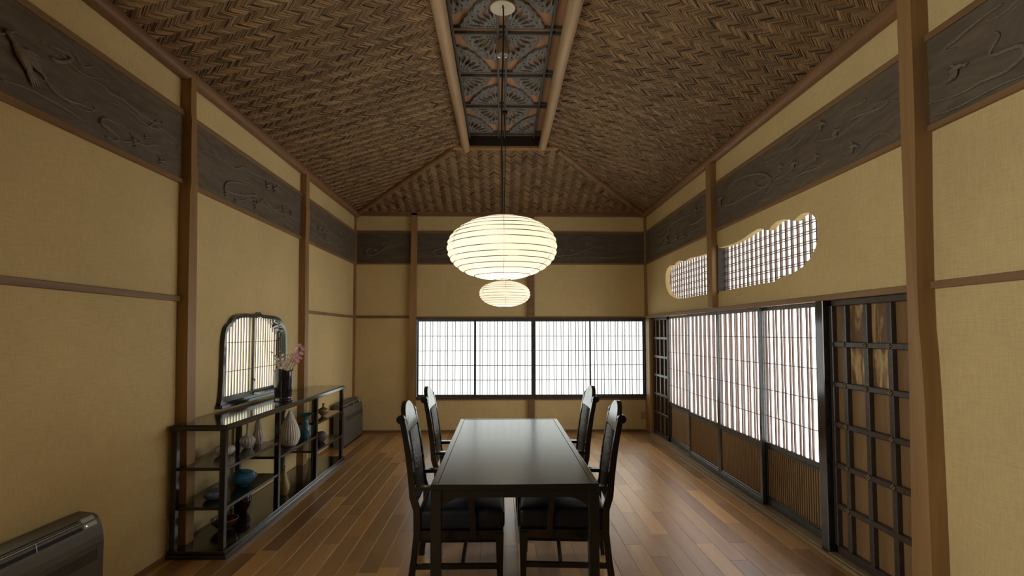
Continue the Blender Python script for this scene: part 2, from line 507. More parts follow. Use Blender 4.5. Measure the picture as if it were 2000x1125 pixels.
# ------------------------------------------------------------------ floor
floor = struct(MB().box(XL - .1, 2.5, YF - .1, YB + .1, -0.06, -0.0022).build('floor', 'joint_glint'),
               'brown hardwood plank floor with pale bevel glints coloured into the joints', 'floor')
PW = 0.13
row = 0
x = -0.922 - PW * 11
plank_meshes = {}
while x < 2.36:
    y = YF - rng.uniform(0, 1.2)
    while y < YB:
        ln = rng.choice([0.62, 0.75, 0.91, 1.1, 1.35, 1.82])
        y1 = min(y + ln, YB)
        y0 = max(y, YF)
        if y1 - y0 > 0.03 and y1 > 0.6:
            x0 = max(x, XL); x1 = min(x + PW, 2.36)
            if x1 - x0 > 0.02:
                key = (round(x1 - x0, 3), round(y1 - y0, 3))
                if key not in plank_meshes:
                    plank_meshes[key] = MB().bbox(0.0016, key[0] - 0.0016, 0.0006, key[1] - 0.0006, -0.012, 0.0, 0.0012).mesh('plank')
                link(plank_meshes[key], 'plank', 'plank', floor, loc=(x0, y0, 0))
        y = y + ln
    x += PW
MB().box(XL, 2.36, YF, 0.62, -0.012, -0.001).build('plank', 'plank', floor)

# ------------------------------------------------------------------ walls
KATO_H = [(0, 1.735), (.025, 1.722), (.06, 1.713), (.16, 1.711), (.28, 1.710), (.38, 1.704), (.46, 1.686), (.515, 1.655), (.535, 1.628),
          (.575, 1.612), (.615, 1.580), (.637, 1.53), (.648, 1.45), (.652, 1.36), (.655, 1.2), (.662, 1.06), (.675, .985), (.69, .945)]
KC = 5.105
def kato(inset=0.0):
    h = KATO_H
    pts = [(KC + d, z) for d, z in h] + [(KC - d, z) for d, z in h[::-1][:-1]]
    if inset:
        out = []
        n = len(pts)
        for i in range(n):
            a, b, c = Vector(pts[i - 1]), Vector(pts[i]), Vector(pts[(i + 1) % n])
            e1 = (b - a).normalized(); e2 = (c - b).normalized()
            n1 = Vector((e1.y, -e1.x)); n2 = Vector((e2.y, -e2.x))
            nn = (n1 + n2)
            nn = nn / max(nn.dot(n1), 0.8)
            out.append(tuple(b + nn * inset))
        pts = out
    return pts

CLOUD_A = [(5.66, 2.436), (5.386, 2.423), (5.213, 2.421), (5.032, 2.434), (4.895, 2.455), (4.765, 2.468), (4.689, 2.461), (4.637, 2.446), (4.608, 2.431),
           (4.551, 2.423), (4.5, 2.449), (4.417, 2.467), (4.311, 2.462), (4.236, 2.446), (4.188, 2.424), (4.152, 2.418), (4.104, 2.437), (4.034, 2.451),
           (3.963, 2.441), (3.905, 2.412), (3.855, 2.362), (3.832, 2.306), (3.841, 2.229), (3.88, 2.158), (3.952, 2.089), (4.054, 2.04), (4.183, 2.01),
           (4.359, 1.996), (4.426, 1.986), (4.467, 1.969), (4.727, 1.972), (5.053, 1.972), (5.66, 1.969)]
CLOUD_B = [(5.77, 2.436), (5.954, 2.421), (6.259, 2.431), (6.48, 2.449), (6.617, 2.436), (6.70, 2.436), (6.759, 2.45), (6.87, 2.466), (6.97, 2.462), (7.06, 2.440), (7.109, 2.434),
           (7.18, 2.446), (7.26, 2.449), (7.36, 2.43), (7.43, 2.39), (7.464, 2.33), (7.468, 2.248), (7.42, 2.15), (7.30, 2.06), (7.14, 2.01), (7.0, 1.985), (6.90, 1.970), (6.541, 1.970), (6.041, 1.970), (5.77, 1.970)]

wl = struct(link(slab([[(YF, 0), (YB, 0), (YB, ZC), (YF, ZC)], kato(0.004), [(0, .8), (2.3, .8), (2.3, 2.5), (0, 2.5)]], 0, XL - .05, .10), 'wall_left', 'wall'),
            'beige cloth wall on the left with a bell-shaped window', 'wall')
wr = struct(link(slab([[(YF, 0), (2.90, 0), (2.90, 1.79), (8.30, 1.79), (8.30, 0), (YB, 0), (YB, ZC), (YF, ZC)], CLOUD_A, CLOUD_B], 0, XR + .03, .06), 'wall_right', 'wall'),
            'beige cloth wall on the right above the sliding doors, with cloud-shaped cut-outs', 'wall')
WX0, WX1, WZ0, WZ1 = -1.335, 2.262, 0.515, 1.762
wb = struct(link(slab([[(XL - .1, 0), (XR + .06, 0), (XR + .06, ZC), (XL - .1, ZC)], [(WX0, WZ0), (WX1, WZ0), (WX1, WZ1), (WX0, WZ1)]], 1, YB + .05, .10), 'wall_back', 'wall'),
            'beige cloth end wall around the wide paper window', 'wall')
wf = struct(link(slab([[(XL - .1, 0), (XR + .2, 0), (XR + .2, ZC), (XL - .1, ZC)], ], 1, YF - .05, .10), 'wall_front', 'frontwood'), 'unseen wall behind the viewpoint, given dark timber to cut bounce light', 'wall')

def post_levels(levels, parent, label=None):
    """levels: (z, x0, x1, y0, y1)"""
    rings = [[(a, c, z), (b, c, z), (b, d, z), (a, d, z)] for z, a, b, c, d in levels]
    return MB().loft(rings).build('post', 'post', parent)

# left posts, wall posts have a hewn, slightly waney outline
post_levels([(0, XL - .01, -2.215, 3.895, 3.995), (.5, XL - .01, -2.215, 3.888, 3.99), (.9, XL - .01, -2.218, 3.877, 3.986), (1.5, XL - .01, -2.22, 3.864, 3.968), (2.1, XL - .01, -2.22, 3.853, 3.956), (2.55, XL - .01, -2.22, 3.848, 3.94),
             (2.62, XL - .01, -2.215, 3.852, 3.935), (2.85, XL - .01, -2.222, 3.850, 3.924), (3.07, XL - .01, -2.222, 3.849, 3.915), (3.15, XL - .01, -2.225, 3.838, 3.908), (3.42, XL - .01, -2.225, 3.836, 3.9)], wl)
post_levels([(0, XL - .01, -2.225, 6.17, 6.285), (1.6, XL - .01, -2.225, 6.16, 6.275), (2.6, XL - .01, -2.228, 6.14, 6.255), (2.95, XL - .01, -2.222, 6.14, 6.26), (3.0, XL - .01, -2.23, 6.145, 6.25), (3.42, XL - .01, -2.23, 6.15, 6.25)], wl)
MB().bbox(XL - .01, -2.262, 8.415, YB, 0, ZC).build('post', 'post', wl)
# right posts
post_levels([(0, 2.215, 2.37, 2.776, 2.918), (.45, 2.215, 2.37, 2.778, 2.908), (.9, 2.215, 2.37, 2.783, 2.897), (1.19, 2.215, 2.37, 2.787, 2.890), (1.43, 2.215, 2.37, 2.796, 2.887), (1.56, 2.215, 2.37, 2.806, 2.884), (1.87, 2.215, 2.37, 2.807, 2.883),
             (2.25, 2.215, 2.37, 2.799, 2.886), (2.69, 2.215, 2.37, 2.784, 2.886), (3.42, 2.215, 2.37, 2.785, 2.883)], wr)
MB().bbox(2.243, 2.42, 5.655, 5.78, 1.80, ZC, .006).build('post', 'post', wr)
MB().bbox(2.268, 2.34, 8.17, 8.40, 0, 1.765, .02).build('post', 'post', wr)
MB().bbox(2.272, 2.34, 8.40, YB, 0, ZC).build('post', 'post', wr)
# back posts
post_levels([(0, -1.425, -1.318, 8.385, 8.46), (2.3, -1.42, -1.318, 8.385, 8.46), (2.62, -1.405, -1.313, 8.385, 8.46), (3.42, -1.402, -1.312, 8.385, 8.46)], wb)
MB().bbox(.425, .528, 8.40, 8.46, 1.78, ZC).build('post', 'railX', wb)
MB().bbox(.425, .528, 8.40, 8.46, 0, .50).build('post', 'railX', wb)

MB().box(2.305, 2.412, 5.636, 5.656, 1.95, 2.47).build('jamb', 'mull', wr)  # dark board added over the post's side, which the lattice overlights
# rails
def rail_l(y0, y1, z0, z1): return MB().bbox(XL - .01, TL, y0, y1, z0, z1, .003).build('rail', 'railY', wl)
def rail_r(y0, y1, z0, z1): return MB().bbox(TR, XR + .01, y0, y1, z0, z1, .003).build('rail', 'railY', wr)
def rail_b(x0, x1, z0, z1): return MB().bbox(x0, x1, TB, YB + .01, z0, z1, .003).build('rail', 'railX', wb)
for a, b in ((YF, 3.89), (3.93, 6.2), (6.22, 8.43)):
    rail_l(a, b, 3.103, 3.14); rail_l(a, b, 2.608, 2.642)
for a, b in ((YF, 2.83), (2.87, 5.67), (5.77, 8.41)):
    rail_r(a, b, 3.103, 3.14); rail_r(a, b, 2.612, 2.644)
for a, b in ((-2.27, -1.40), (-1.33, .44), (.52, 2.275)):
    rail_b(a, b, 3.103, 3.138); rail_b(a, b, 2.612, 2.642)
rail_l(2.3, 3.89, 1.764, 1.804); rail_l(6.24, 8.42, 1.768, 1.804)
rail_r(YF, 2.83, 1.771, 1.811)
MB().bbox(2.268, XR + .05, 2.87, 8.44, 1.762, 1.803, .003).build('head_rail', 'railY', wr)
rail_b(-2.27, -1.415, 1.766, 1.804)
rail_b(WX0 - .0, WX1 + .0, 1.762, 1.79); rail_b(WX0, WX1, .488, .515)
struct(MB().bbox(XL, -2.283, YF, YB, 0, .022, .002).build('baseboard_left', 'railY'), 'thin wooden strip along the foot of the left wall', 'baseboard')
struct(MB().bbox(-2.28, 2.27, 8.43, 8.45, 0, .03, .002).build('baseboard_back', 'railX'), 'thin dark strip along the foot of the end wall', 'baseboard')

# carved boards -----------------------------------------------------------
def carve(panel, axis, plane, side, streams, birds):
    """relief on a board: flowing lines and small plovers; side = direction into the room"""
    def P(a, z, h=0.0):
        return (plane + side * h, a, z) if axis == 0 else (a, plane + side * h, z)
    fl = ((1, 0, 0), 1.0) if axis == 0 else ((0, 1, 0), 1.0)
    for st in streams:
        w = st[0] * 1.35
        pts = smooth_poly(st[1], False, 5)
        rad = [w * (0.35 + 0.65 * math.sin(PI * min(1, max(0, (i + 1) / (len(pts) + 1))))) for i in range(len(pts))]
        MB().tube([P(a, z, w * .3) for a, z in pts], rad, 6, True, fl).build('carved_stream', 'relief', panel, True)
    for (a, z, sc, ang) in birds:
        mb = MB(); ca, sa = math.cos(ang), math.sin(ang)
        def Q(u, v, h): return P(a + (u * ca - v * sa) * sc, z + (u * sa + v * ca) * sc, h * sc)
        mb.tube([Q(-.55, -.05, .02), Q(-.3, 0, .06), Q(0, .03, .1), Q(.25, .08, .08), Q(.36, .14, .06)], [.03 * sc, .1 * sc, .15 * sc, .11 * sc, .06 * sc], 8, True, fl)
        mb.tube([Q(.32, .14, .05), Q(.42, .2, .08), Q(.5, .2, .05), Q(.6, .17, .02)], [.06 * sc, .1 * sc, .06 * sc, .01 * sc], 8, True, fl)
        for k in range(3):
            mb.tube([Q(.05 - .1 * k, .08, .08), Q(-.05 - .16 * k, .32, .1), Q(-.28 - .2 * k, .5 - .06 * k, .06)], [.06 * sc, .07 * sc, .015 * sc], 6, True, fl)
        for k in range(2):
            mb.tube([Q(.02, -.06, .06), Q(-.15 - .1 * k, -.25, .08), Q(-.4 - .12 * k, -.34 + .08 * k, .04)], [.05 * sc, .05 * sc, .012 * sc], 6, True, fl)
        mb.build('carved_bird', 'relief', panel, True)

def wavy(a0, a1, n, seed):
    """thin flowing lines between two ends of a board"""
    r = np.random.default_rng(seed); out = []
    for _ in range(n):
        L = (a1 - a0) * r.uniform(.12, .3); s0 = r.uniform(a0 + .05, a1 - L - .05); z = r.uniform(2.69, 3.05)
        ph = r.uniform(0, 6); am = r.uniform(.012, .035); sl = r.uniform(-.04, .04)
        pts = [(s0 + L * t, min(3.08, max(2.665, z + am * math.sin(ph + 7 * t) + sl * t))) for t in (0, .14, .28, .42, .56, .7, .84, 1)]
        if r.random() < .4: pts += [(pts[-1][0] + .02, pts[-1][1] + .03), (pts[-1][0] - .03, pts[-1][1] + .045), (pts[-1][0] - .06, pts[-1][1] + .03)]
        out.append((.0048, pts))
    return out

def big_bird(panel, plane, side):
    mb = MB()
    def Q(y, z, h): return (plane + side * h, y, z)
    fl = ((1, 0, 0), .5)
    mb.tube([Q(2.455, 2.935, .01), Q(2.475, 2.925, .014), Q(2.50, 2.90, .012), Q(2.53, 2.865, .02), Q(2.565, 2.83, .016), Q(2.60, 2.79, .01)], [.012, .016, .013, .035, .028, .012], 8, True, fl)
    for k in range(4):
        mb.tube([Q(2.56, 2.835, .012), Q(2.58 + .012 * k, 2.79, .014), Q(2.615 + .014 * k, 2.735 + .006 * k, .008)], [.012, .011, .003], 6, True, fl)
    for k in range(5):
        mb.tube([Q(2.53, 2.87, .016), Q(2.57 + .01 * k, 2.895 - .014 * k, .018), Q(2.64 + .012 * k, 2.905 - .022 * k, .01)], [.016, .014, .004], 6, True, fl)
    mb.build('carved_bird', 'relief', panel, True)

def board(axis, a0, a1, parent):
    if axis == 0 and parent is wl: return MB().box(XL - .01, XL + .014, a0, a1, 2.64, 3.105).build('carved_panel', 'carved', parent)
    if axis == 0: return MB().box(XR - .012, XR + .01, a0, a1, 2.642, 3.105).build('carved_panel', 'carved', parent)
    return MB().box(a0, a1, YB - .012, YB + .01, 2.64, 3.105).build('carved_panel', 'carvedX', parent)
bl1 = board(0, YF, 3.90, wl); bl2 = board(0, 3.92, 6.21, wl); bl3 = board(0, 6.21, 8.43, wl)
br1 = board(0, YF, 2.85, wr); br2 = board(0, 2.86, 5.70, wr); br3 = board(0, 5.76, 8.41, wr)
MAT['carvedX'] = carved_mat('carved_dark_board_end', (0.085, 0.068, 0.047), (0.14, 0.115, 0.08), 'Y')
bb1 = board(1, -2.27, -1.38, wb); bb2 = board(1, -1.36, .46, wb); bb3 = board(1, .50, 2.275, wb)
PLL, PLR, PLB = XL + .014, XR - .012, YB - .012
carve(bl1, 0, PLL, 1, wavy(2.0, 3.85, 9, 50) + [
    (.009, [(2.699, 2.994), (2.766, 3.006), (2.819, 3.01), (2.837, 2.995), (2.803, 2.963), (2.746, 2.938), (2.718, 2.938), (2.712, 2.944)]),
    (.007, [(2.662, 2.849), (2.686, 2.809), (2.754, 2.775), (2.836, 2.768), (2.921, 2.785), (3.027, 2.794)]),
    (.006, [(2.979, 2.955), (3.061, 2.957), (3.119, 2.941), (3.193, 2.947), (3.272, 2.942), (3.372, 2.927), (3.496, 2.924), (3.59, 2.918), (3.71, 2.914)]),
    (.009, [(3.263, 2.792), (3.186, 2.784), (3.112, 2.781), (3.07, 2.764), (3.064, 2.736), (3.114, 2.729), (3.166, 2.716), (3.205, 2.703), (3.175, 2.676), (3.102, 2.676)]),
    (.006, [(2.45, 2.70), (2.6, 2.72), (2.8, 2.715), (2.95, 2.70)]), (.006, [(1.9, 2.85), (2.1, 2.9), (2.3, 2.86), (2.42, 2.88)])],
    [(3.364, 2.726, .075, .3), (3.619, 2.693, .07, .1), (3.46, 2.80, .05, .2), (3.80, 2.85, .05, .3)])
big_bird(bl1, PLL, 1)
carve(bl2, 0, PLL, 1, wavy(4.0, 6.1, 9, 70) + [
    (.007, [(4.07, 2.934), (4.224, 2.951), (4.419, 2.956), (4.601, 2.951), (4.728, 3.0), (4.902, 3.01), (5.207, 3.031), (5.551, 3.06), (5.844, 3.023), (6.058, 2.953)]),
    (.009, [(4.908, 2.885), (4.703, 2.853), (4.515, 2.808), (4.442, 2.757), (4.488, 2.724), (4.707, 2.749), (5.021, 2.83), (4.91, 2.836)]),
    (.006, [(5.2, 2.80), (5.5, 2.77), (5.75, 2.80), (6.0, 2.78)])],
    [(4.474, 2.70, .08, .2), (4.64, 2.675, .07, .0), (5.0, 2.73, .1, .5), (5.25, 2.98, .09, .2), (5.42, 3.0, .12, .3), (5.66, 2.83, .1, 0), (5.87, 2.84, .09, .2)])
carve(bl3, 0, PLL, 1, wavy(6.3, 8.35, 7, 91) + [
    (.008, [(6.406, 2.947), (6.66, 2.957), (6.937, 2.922), (6.87, 2.838), (7.084, 2.86), (7.564, 2.86), (8.112, 2.84)]),
    (.007, [(6.5, 2.75), (6.9, 2.72), (7.3, 2.75), (7.8, 2.72)])], [(6.75, 2.86, .1, .2), (7.0, 2.79, .1, .5), (7.6, 2.95, .1, .1)])
carve(br1, 0, PLR, -1, wavy(1.6, 2.8, 6, 43) + [
    (.008, [(2.346, 3.041), (2.439, 3.037), (2.54, 3.024), (2.604, 3.01), (2.66, 3.007), (2.661, 2.988), (2.606, 2.973)]),
    (.009, [(2.827, 2.773), (2.661, 2.74), (2.554, 2.729), (2.472, 2.736), (2.361, 2.725), (2.29, 2.74), (2.252, 2.761), (2.262, 2.799), (2.313, 2.814), (2.392, 2.827), (2.419, 2.85), (2.37, 2.901), (2.387, 2.932)]),
    (.006, [(2.80, 2.69), (2.6, 2.67), (2.4, 2.675), (2.2, 2.66)]), (.006, [(2.2, 2.95), (2.1, 2.9), (1.95, 2.93), (1.8, 2.9)])],
    [(2.60, 2.87, .11, PI - .2)])
carve(br2, 0, PLR, -1, wavy(2.95, 5.6, 10, 60) + [
    (.007, [(3.453, 2.907), (3.397, 2.933), (3.258, 2.912), (3.13, 2.892), (3.069, 2.91)]),
    (.007, [(3.586, 2.984), (3.43, 3.008), (3.288, 2.995), (3.279, 3.014)]),
    (.008, [(5.464, 2.851), (5.196, 2.811), (4.867, 2.809), (4.599, 2.791)]),
    (.01, [(5.33, 2.985), (5.092, 3.021), (4.8, 2.98), (4.589, 2.921), (4.459, 2.838), (4.56, 2.80), (4.687, 2.835), (4.75, 2.88)]),
    (.007, [(4.2, 2.72), (4.0, 2.75), (3.8, 2.73), (3.6, 2.74)]), (.006, [(4.3, 3.02), (4.1, 3.0), (3.9, 3.04)])],
    [(3.569, 2.914, .1, PI - .3), (3.396, 2.752, .1, PI), (3.729, 3.03, .1, PI), (4.1, 2.86, .1, PI - .2), (4.3, 2.9, .09, PI), (5.5, 2.93, .13, PI - .4), (3.8, 2.82, .08, PI)])
carve(br3, 0, PLR, -1, wavy(5.85, 8.3, 8, 87) + [
    (.008, [(7.423, 2.80), (7.3, 2.90), (7.174, 2.98), (6.774, 2.99), (6.38, 2.965)]), (.007, [(6.499, 2.856), (6.17, 2.828), (5.85, 2.862)]),
    (.007, [(7.9, 2.72), (7.5, 2.75), (7.1, 2.72)])], [(7.3, 2.82, .13, PI), (6.9, 2.80, .1, PI - .2), (6.2, 2.98, .09, PI), (6.6, 2.74, .09, PI)])
for bp, x0, x1 in ((bb1, -2.2, -1.5), (bb2, -1.25, .3), (bb3, .65, 2.1)):
    w = x1 - x0
    carve(bp, 1, PLB, -1, [(.007, [(x0 + .2 * w, 2.78), (x0 + .3 * w, 2.76), (x0 + .45 * w, 2.83), (x0 + .6 * w, 2.90), (x0 + .85 * w, 2.93)]),
                           (.008, [(x0 + .22 * w, 2.87), (x0 + .12 * w, 2.82), (x0 + .16 * w, 2.75), (x0 + .25 * w, 2.76)]),
                           (.006, [(x0 + .6 * w, 2.74), (x0 + .75 * w, 2.72), (x0 + .95 * w, 2.75)])],
          [(x0 + .5 * w, 2.95, .08, .2), (x0 + .33 * w, 2.84, .07, .1)])

# ------------------------------------------------------------------ ceiling
ZA = 3.96
AXL, AXR, AYB, AYF = -0.50, 0.60, 6.80, 0.45
EL, ER, EB, EF = -2.285, 2.295, 8.445, -1.19
ceil = MB()
LP = 0.02
V = [(EL, EF, ZC + LP), (EL, EB, ZC + LP), (ER, EB, ZC + LP), (ER, EF, ZC + LP), (AXL, AYF, ZA + LP), (AXL, AYB, ZA + LP), (AXR, AYB, ZA + LP), (AXR, AYF, ZA + LP)]
for q in ((0, 1, 5, 4), (2, 3, 7, 6), (1, 2, 6, 5), (3, 0, 4, 7)):
    lo = [Vector(V[i]) for i in q]; hi = [p + Vector((0, 0, .05)) for p in lo]
    ceil.loft([lo, hi])
ceil.box(-.56, .66, .4, 6.86, 4.10, 4.14)
ceil.box(-.60, AXL, .4, 6.86, 3.97, 4.12).box(AXR, .70, .4, 6.86, 3.97, 4.12)
ceil.box(-.6, .7, AYB, 6.88, 3.97, 4.12).box(-.6, .7, .36, .45, 3.97, 4.12)
ceil.box(XL - .1, EL, YF - .1, YB + .1, ZC, ZC + .1).box(ER, XR + .2, YF - .1, YB + .1, ZC, ZC + .1)
ceil.box(XL, XR, EB, YB + .1, ZC, ZC + .1).box(XL, XR, YF - .1, EF, ZC, ZC + .1)
ceiling = struct(ceil.build('ceiling', 'backing'), 'hipped ceiling of herringbone-woven cedar with a carved central strip', 'ceiling')
MB().box(AXL + .005, AXR - .005, .46, AYB - .01, 4.0605, 4.078).build('coffer_board', 'coffer', ceiling)
MB().box(AXL, AXR, AYB - .012, AYB, 3.93, 4.10).build('end_board', 'dark', ceiling)

def taper_log(name, a, b, r0, r1, mat, n=12, seg=6, wob=.004):
    A, B = Vector(a), Vector(b)
    P = [A.lerp(B, i / seg) + Vector((rng.uniform(-wob, wob), 0, rng.uniform(-wob, wob))) * (0 < i < seg) for i in range(seg + 1)]
    R = [r0 + (r1 - r0) * i / seg for i in range(seg + 1)]
    return MB().tube(P, R, n).build(name, mat, ceiling, True, .7)
taper_log('ridge_log', (-.455, .5, 3.925), (-.452, 6.90, 3.925), .062, .052, 'palelog')
taper_log('ridge_log', (.545, .5, 3.925), (.537, 6.78, 3.925), .062, .052, 'palelog')
MB().bbox(-.625, .745, 6.79, 6.85, 3.885, 3.955, .02).build('cross_beam', 'post', ceiling)
taper_log('eave_log', (EL + .02, EF, ZC - .015), (EL + .02, EB, ZC - .015), .05, .05, 'log')
taper_log('eave_log', (ER - .02, EF, ZC - .015), (ER - .02, EB, ZC - .015), .05, .05, 'log')
MB().bbox(EL, ER, 8.385, EB + .01, 3.375, 3.45, .006).build('eave_beam', 'railX', ceiling)
taper_log('hip_log', (EL, EB - .02, ZC - .01), (-.62, 6.84, 3.90), .05, .042, 'log')
taper_log('hip_log', (ER, EB - .02, ZC - .01), (.74, 6.86, 3.90), .05, .042, 'log')

# carved lattice strip
ZB = 4.035
XO0, XM0, XM1, XO1 = -.398, -.022, .050, .422
BW = .022
for xx in (XO0, XM0, XM1, XO1):
    MB().bbox(xx - BW / 2, xx + BW / 2, .46, AYB - .01, ZB - .006, ZB + .024, .003).build('lattice_bar', 'bar', ceiling)
rows = [.80, 1.52, 2.24, 2.95, 3.66, 4.355, 5.105, 5.825, 6.66]
for yy in rows:
    for d in (-.042, .042):
        MB().bbox(AXL + .01, AXR - .01, yy + d - .011, yy + d + .011, ZB - .002, ZB + .028, .003).build('lattice_bar', 'bar', ceiling)

def fan_r(an, p=1.5):
    return (abs(math.cos(an)) ** p + abs(math.sin(an)) ** p) ** (-1 / p)

def fan_mesh(sx, sy, RX, RY):
    """a quarter fan with petal-shaped piercings"""
    outer = [(0, 0)]
    n = 36
    for i in range(n + 1):
        t = i / n; an = t * PI / 2
        rr = (1 + .018 * math.sin(an * 22) + .015 * math.sin(an * 7 + 1)) * fan_r(an)
        outer.append((rr * math.cos(an), rr * math.sin(an)))
    loops = [outer]
    for k, (deg, L0, L1, W) in enumerate([(7, .36, .80, .042), (22, .37, .80, .068), (39, .35, .77, .088), (57, .35, .75, .086), (74, .37, .79, .064), (86, .38, .68, .03)]):
        an = math.radians(deg); c, s = math.cos(an), math.sin(an)
        pts = []
        for i in range(14):
            th = 2 * PI * i / 14
            u = (L0 + L1) / 2 - math.cos(th) * (L1 - L0) / 2
            t = (u - L0) / (L1 - L0)
            w = math.sin(th) * W * (0.35 + 0.95 * t) * (1 - .25 * math.sin(t * 9))
            g = fan_r(an); px, py = (u * c - w * s) * g, (u * s + w * c) * g
            pts.append((max(px, .02), max(py, .02)))
        loops.append(pts)
    for deg, r in ((14, .86), (30, .85), (48, .82), (66, .83), (81, .86)):
        an = math.radians(deg); c, s = math.cos(an), math.sin(an)
        r *= fan_r(an)
        loops.append([(r * c + .032 * math.cos(q * PI / 3), r * s + .026 * math.sin(q * PI / 3)) for q in range(6)])
    for r, degs in ((.12, (30, 62)), (.19, (16, 45, 74)), (.265, (10, 33, 56, 79))):
        for deg in degs:
            an = math.radians(deg); c, s = math.cos(an), math.sin(an)
            loops.append([(r * c + .026 * math.cos(q * PI / 3), r * s + .022 * math.sin(q * PI / 3)) for q in range(6)])
    me = slab([[(sx * RX * a, sy * RY * b) for a, b in lp] for lp in loops], 2, 0, .022)
    me.materials.append(MAT['fan'])
    return me
fans = {}
for i in range(len(rows) - 1):
    y0, y1 = rows[i] + .053, rows[i + 1] - .053
    # bars alternate: fans spring from the middle at one bar and from the outer edges at the next
    mid_first = (i % 2 == 1)
    RY = (y1 - y0) * .70
    for (sy, yy, mid) in ((1, y0, mid_first), (-1, y1, not mid_first)):
        spots = ((-1, XM0 - BW / 2), (1, XM1 + BW / 2)) if mid else ((1, XO0 + BW / 2), (-1, XO1 - BW / 2))
        for sx, xx in spots:
            key = (sx, sy, round(RY, 2))
            if key not in fans: fans[key] = fan_mesh(sx, sy, .29, RY)
            link(fans[key], 'openwork_fan', 'fan', ceiling, loc=(xx, yy, ZB + .012))

# woven herringbone strips --------------------------------------------------
W = .0345
def strip_template():
    """one visible float: four splints side by side, humped along their length; +X long, +Z out of the weave"""
    vs, fs = [], []
    ns = int(rng.integers(4, 7))
    edges = np.cumsum([0] + list(rng.choice([.45, .9, 1.1, 1.5], ns))); edges = edges / edges[-1]
    for k in range(ns):
        a = -W / 2 + W * edges[k] + .0006; b = -W / 2 + W * edges[k + 1] - .0006
        l0 = -1.5 * W - rng.uniform(.15, .5) * W; l1 = 1.5 * W + rng.uniform(.15, .5) * W
        h = rng.uniform(.0075, .0105); tl = rng.uniform(-.001, .001)
        if b - a < .0052 and 0 < k < ns - 1: h -= .006
        if k == 0: h -= .002
        o = len(vs)
        for xx, hh in ((l0, .001), (l0 * .5, h), (l1 * .5, h), (l1, .001)):
            vs += [(xx, a, -.004), (xx, a, hh - tl), (xx, b, hh + tl), (xx, b, -.004)]
        for j in range(3):
            for q in range(3):
                fs.append((o + j * 4 + q, o + (j + 1) * 4 + q, o + (j + 1) * 4 + q + 1, o + j * 4 + q + 1))
    return np.array(vs), fs
TPL = [strip_template() for _ in range(14)]
TPL_ME = []
for vs, fs in TPL:
    me = bpy.data.meshes.new('woven_strip'); me.from_pydata(vs.tolist(), [], fs); me.materials.append(MAT['strip']); TPL_ME.append(me)
    me = bpy.data.meshes.new('woven_strip'); me.from_pydata(vs.tolist(), [], fs); me.materials.append(MAT['strip_shade']); TPL_ME.append(me)

def slope_floats(origin, u, v, poly, lit_first):
    """float placements of a 3/3 twill turned 45 degrees, inside the (u,v) polygon"""
    O = Vector(origin); u = Vector(u).normalized(); v = Vector(v).normalized()
    nrm = u.cross(v)
    if nrm.z > 0: nrm = -nrm
    a = (u + v).normalized(); b = (u - v).normalized()
    U = [p[0] for p in poly]; Vv = [p[1] for p in poly]
    def inside(p, q):
        c = False; n = len(poly)
        for i in range(n):
            (x1, y1), (x2, y2) = poly[i], poly[i - 1]
            if (y1 > q) != (y2 > q) and p < (x2 - x1) * (q - y1) / (y2 - y1) + x1: c = not c
        return c
    R2 = math.sqrt(2)
    res = []
    imin = int((min(U) + min(Vv)) / R2 / W) - 8; imax = int((max(U) + max(Vv)) / R2 / W) + 8
    jmin = int((min(U) - max(Vv)) / R2 / W) - 8; jmax = int((max(U) - min(Vv)) / R2 / W) + 8
    def put(ci, cj, d, e):
        p = (ci + cj) * W / R2; q = (ci - cj) * W / R2
        if inside(p, q): res.append((O + u * p + v * q, d, e, nrm, (d is a) == lit_first))
    for j in range(jmin, jmax):
        s0 = imin + ((j - imin) % 6)
        for s in range(s0, imax, 6): put(s + 1.5, j + .5, a, b)
    for i in range(imin, imax):
        j0 = jmin + ((i - 3.5 - .5 - jmin + 1) % 6)
        j0 = jmin + ((i - 5 - jmin) % 6)
        for j in range(int(j0), jmax, 6): put(i + .5, j + 1.5, b, a)
    return res

SLO = []
Ls = math.hypot(AXL - EL, ZA - ZC); Rs = math.hypot(ER - AXR, ZA - ZC); Bs = math.hypot(EB - AYB, ZA - ZC)
Y0W = 1.5
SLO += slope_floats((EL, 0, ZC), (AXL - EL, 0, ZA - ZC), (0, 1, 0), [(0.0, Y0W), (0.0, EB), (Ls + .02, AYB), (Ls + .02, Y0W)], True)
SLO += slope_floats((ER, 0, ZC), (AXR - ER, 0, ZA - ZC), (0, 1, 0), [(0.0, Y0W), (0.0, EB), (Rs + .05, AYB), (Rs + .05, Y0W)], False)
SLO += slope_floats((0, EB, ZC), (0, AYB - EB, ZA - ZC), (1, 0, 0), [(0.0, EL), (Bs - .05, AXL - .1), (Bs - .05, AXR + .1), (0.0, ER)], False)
def seen(p):
    d = p - Vector((0, 0, CAM_Z)); z = d.dot(FW)
    if z < .3: return -1
    px, py = 999 + 1050 * d.dot(RT) / z, 601 - 1050 * d.dot(UP) / z
    return 1 / z if (0 < px < 2000 and 0 < py < 1125) else -1
order = sorted(range(len(SLO)), key=lambda i: -seen(SLO[i][0]))
single = set(order[:300])
av, af = [], []; base = 0
am = []
for i, (p, d, e, n, lt) in enumerate(SLO):
    k = int(rng.integers(len(TPL)))
    ee = n.cross(d)
    rot = Matrix((d, ee, n)).transposed()
    if i in single:
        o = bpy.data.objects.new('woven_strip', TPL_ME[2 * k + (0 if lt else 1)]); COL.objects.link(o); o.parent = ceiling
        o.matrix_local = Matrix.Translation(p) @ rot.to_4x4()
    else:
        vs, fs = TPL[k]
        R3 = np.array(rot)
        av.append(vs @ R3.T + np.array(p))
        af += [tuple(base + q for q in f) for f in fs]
        base += len(vs); am += [0 if lt else 1] * len(fs)
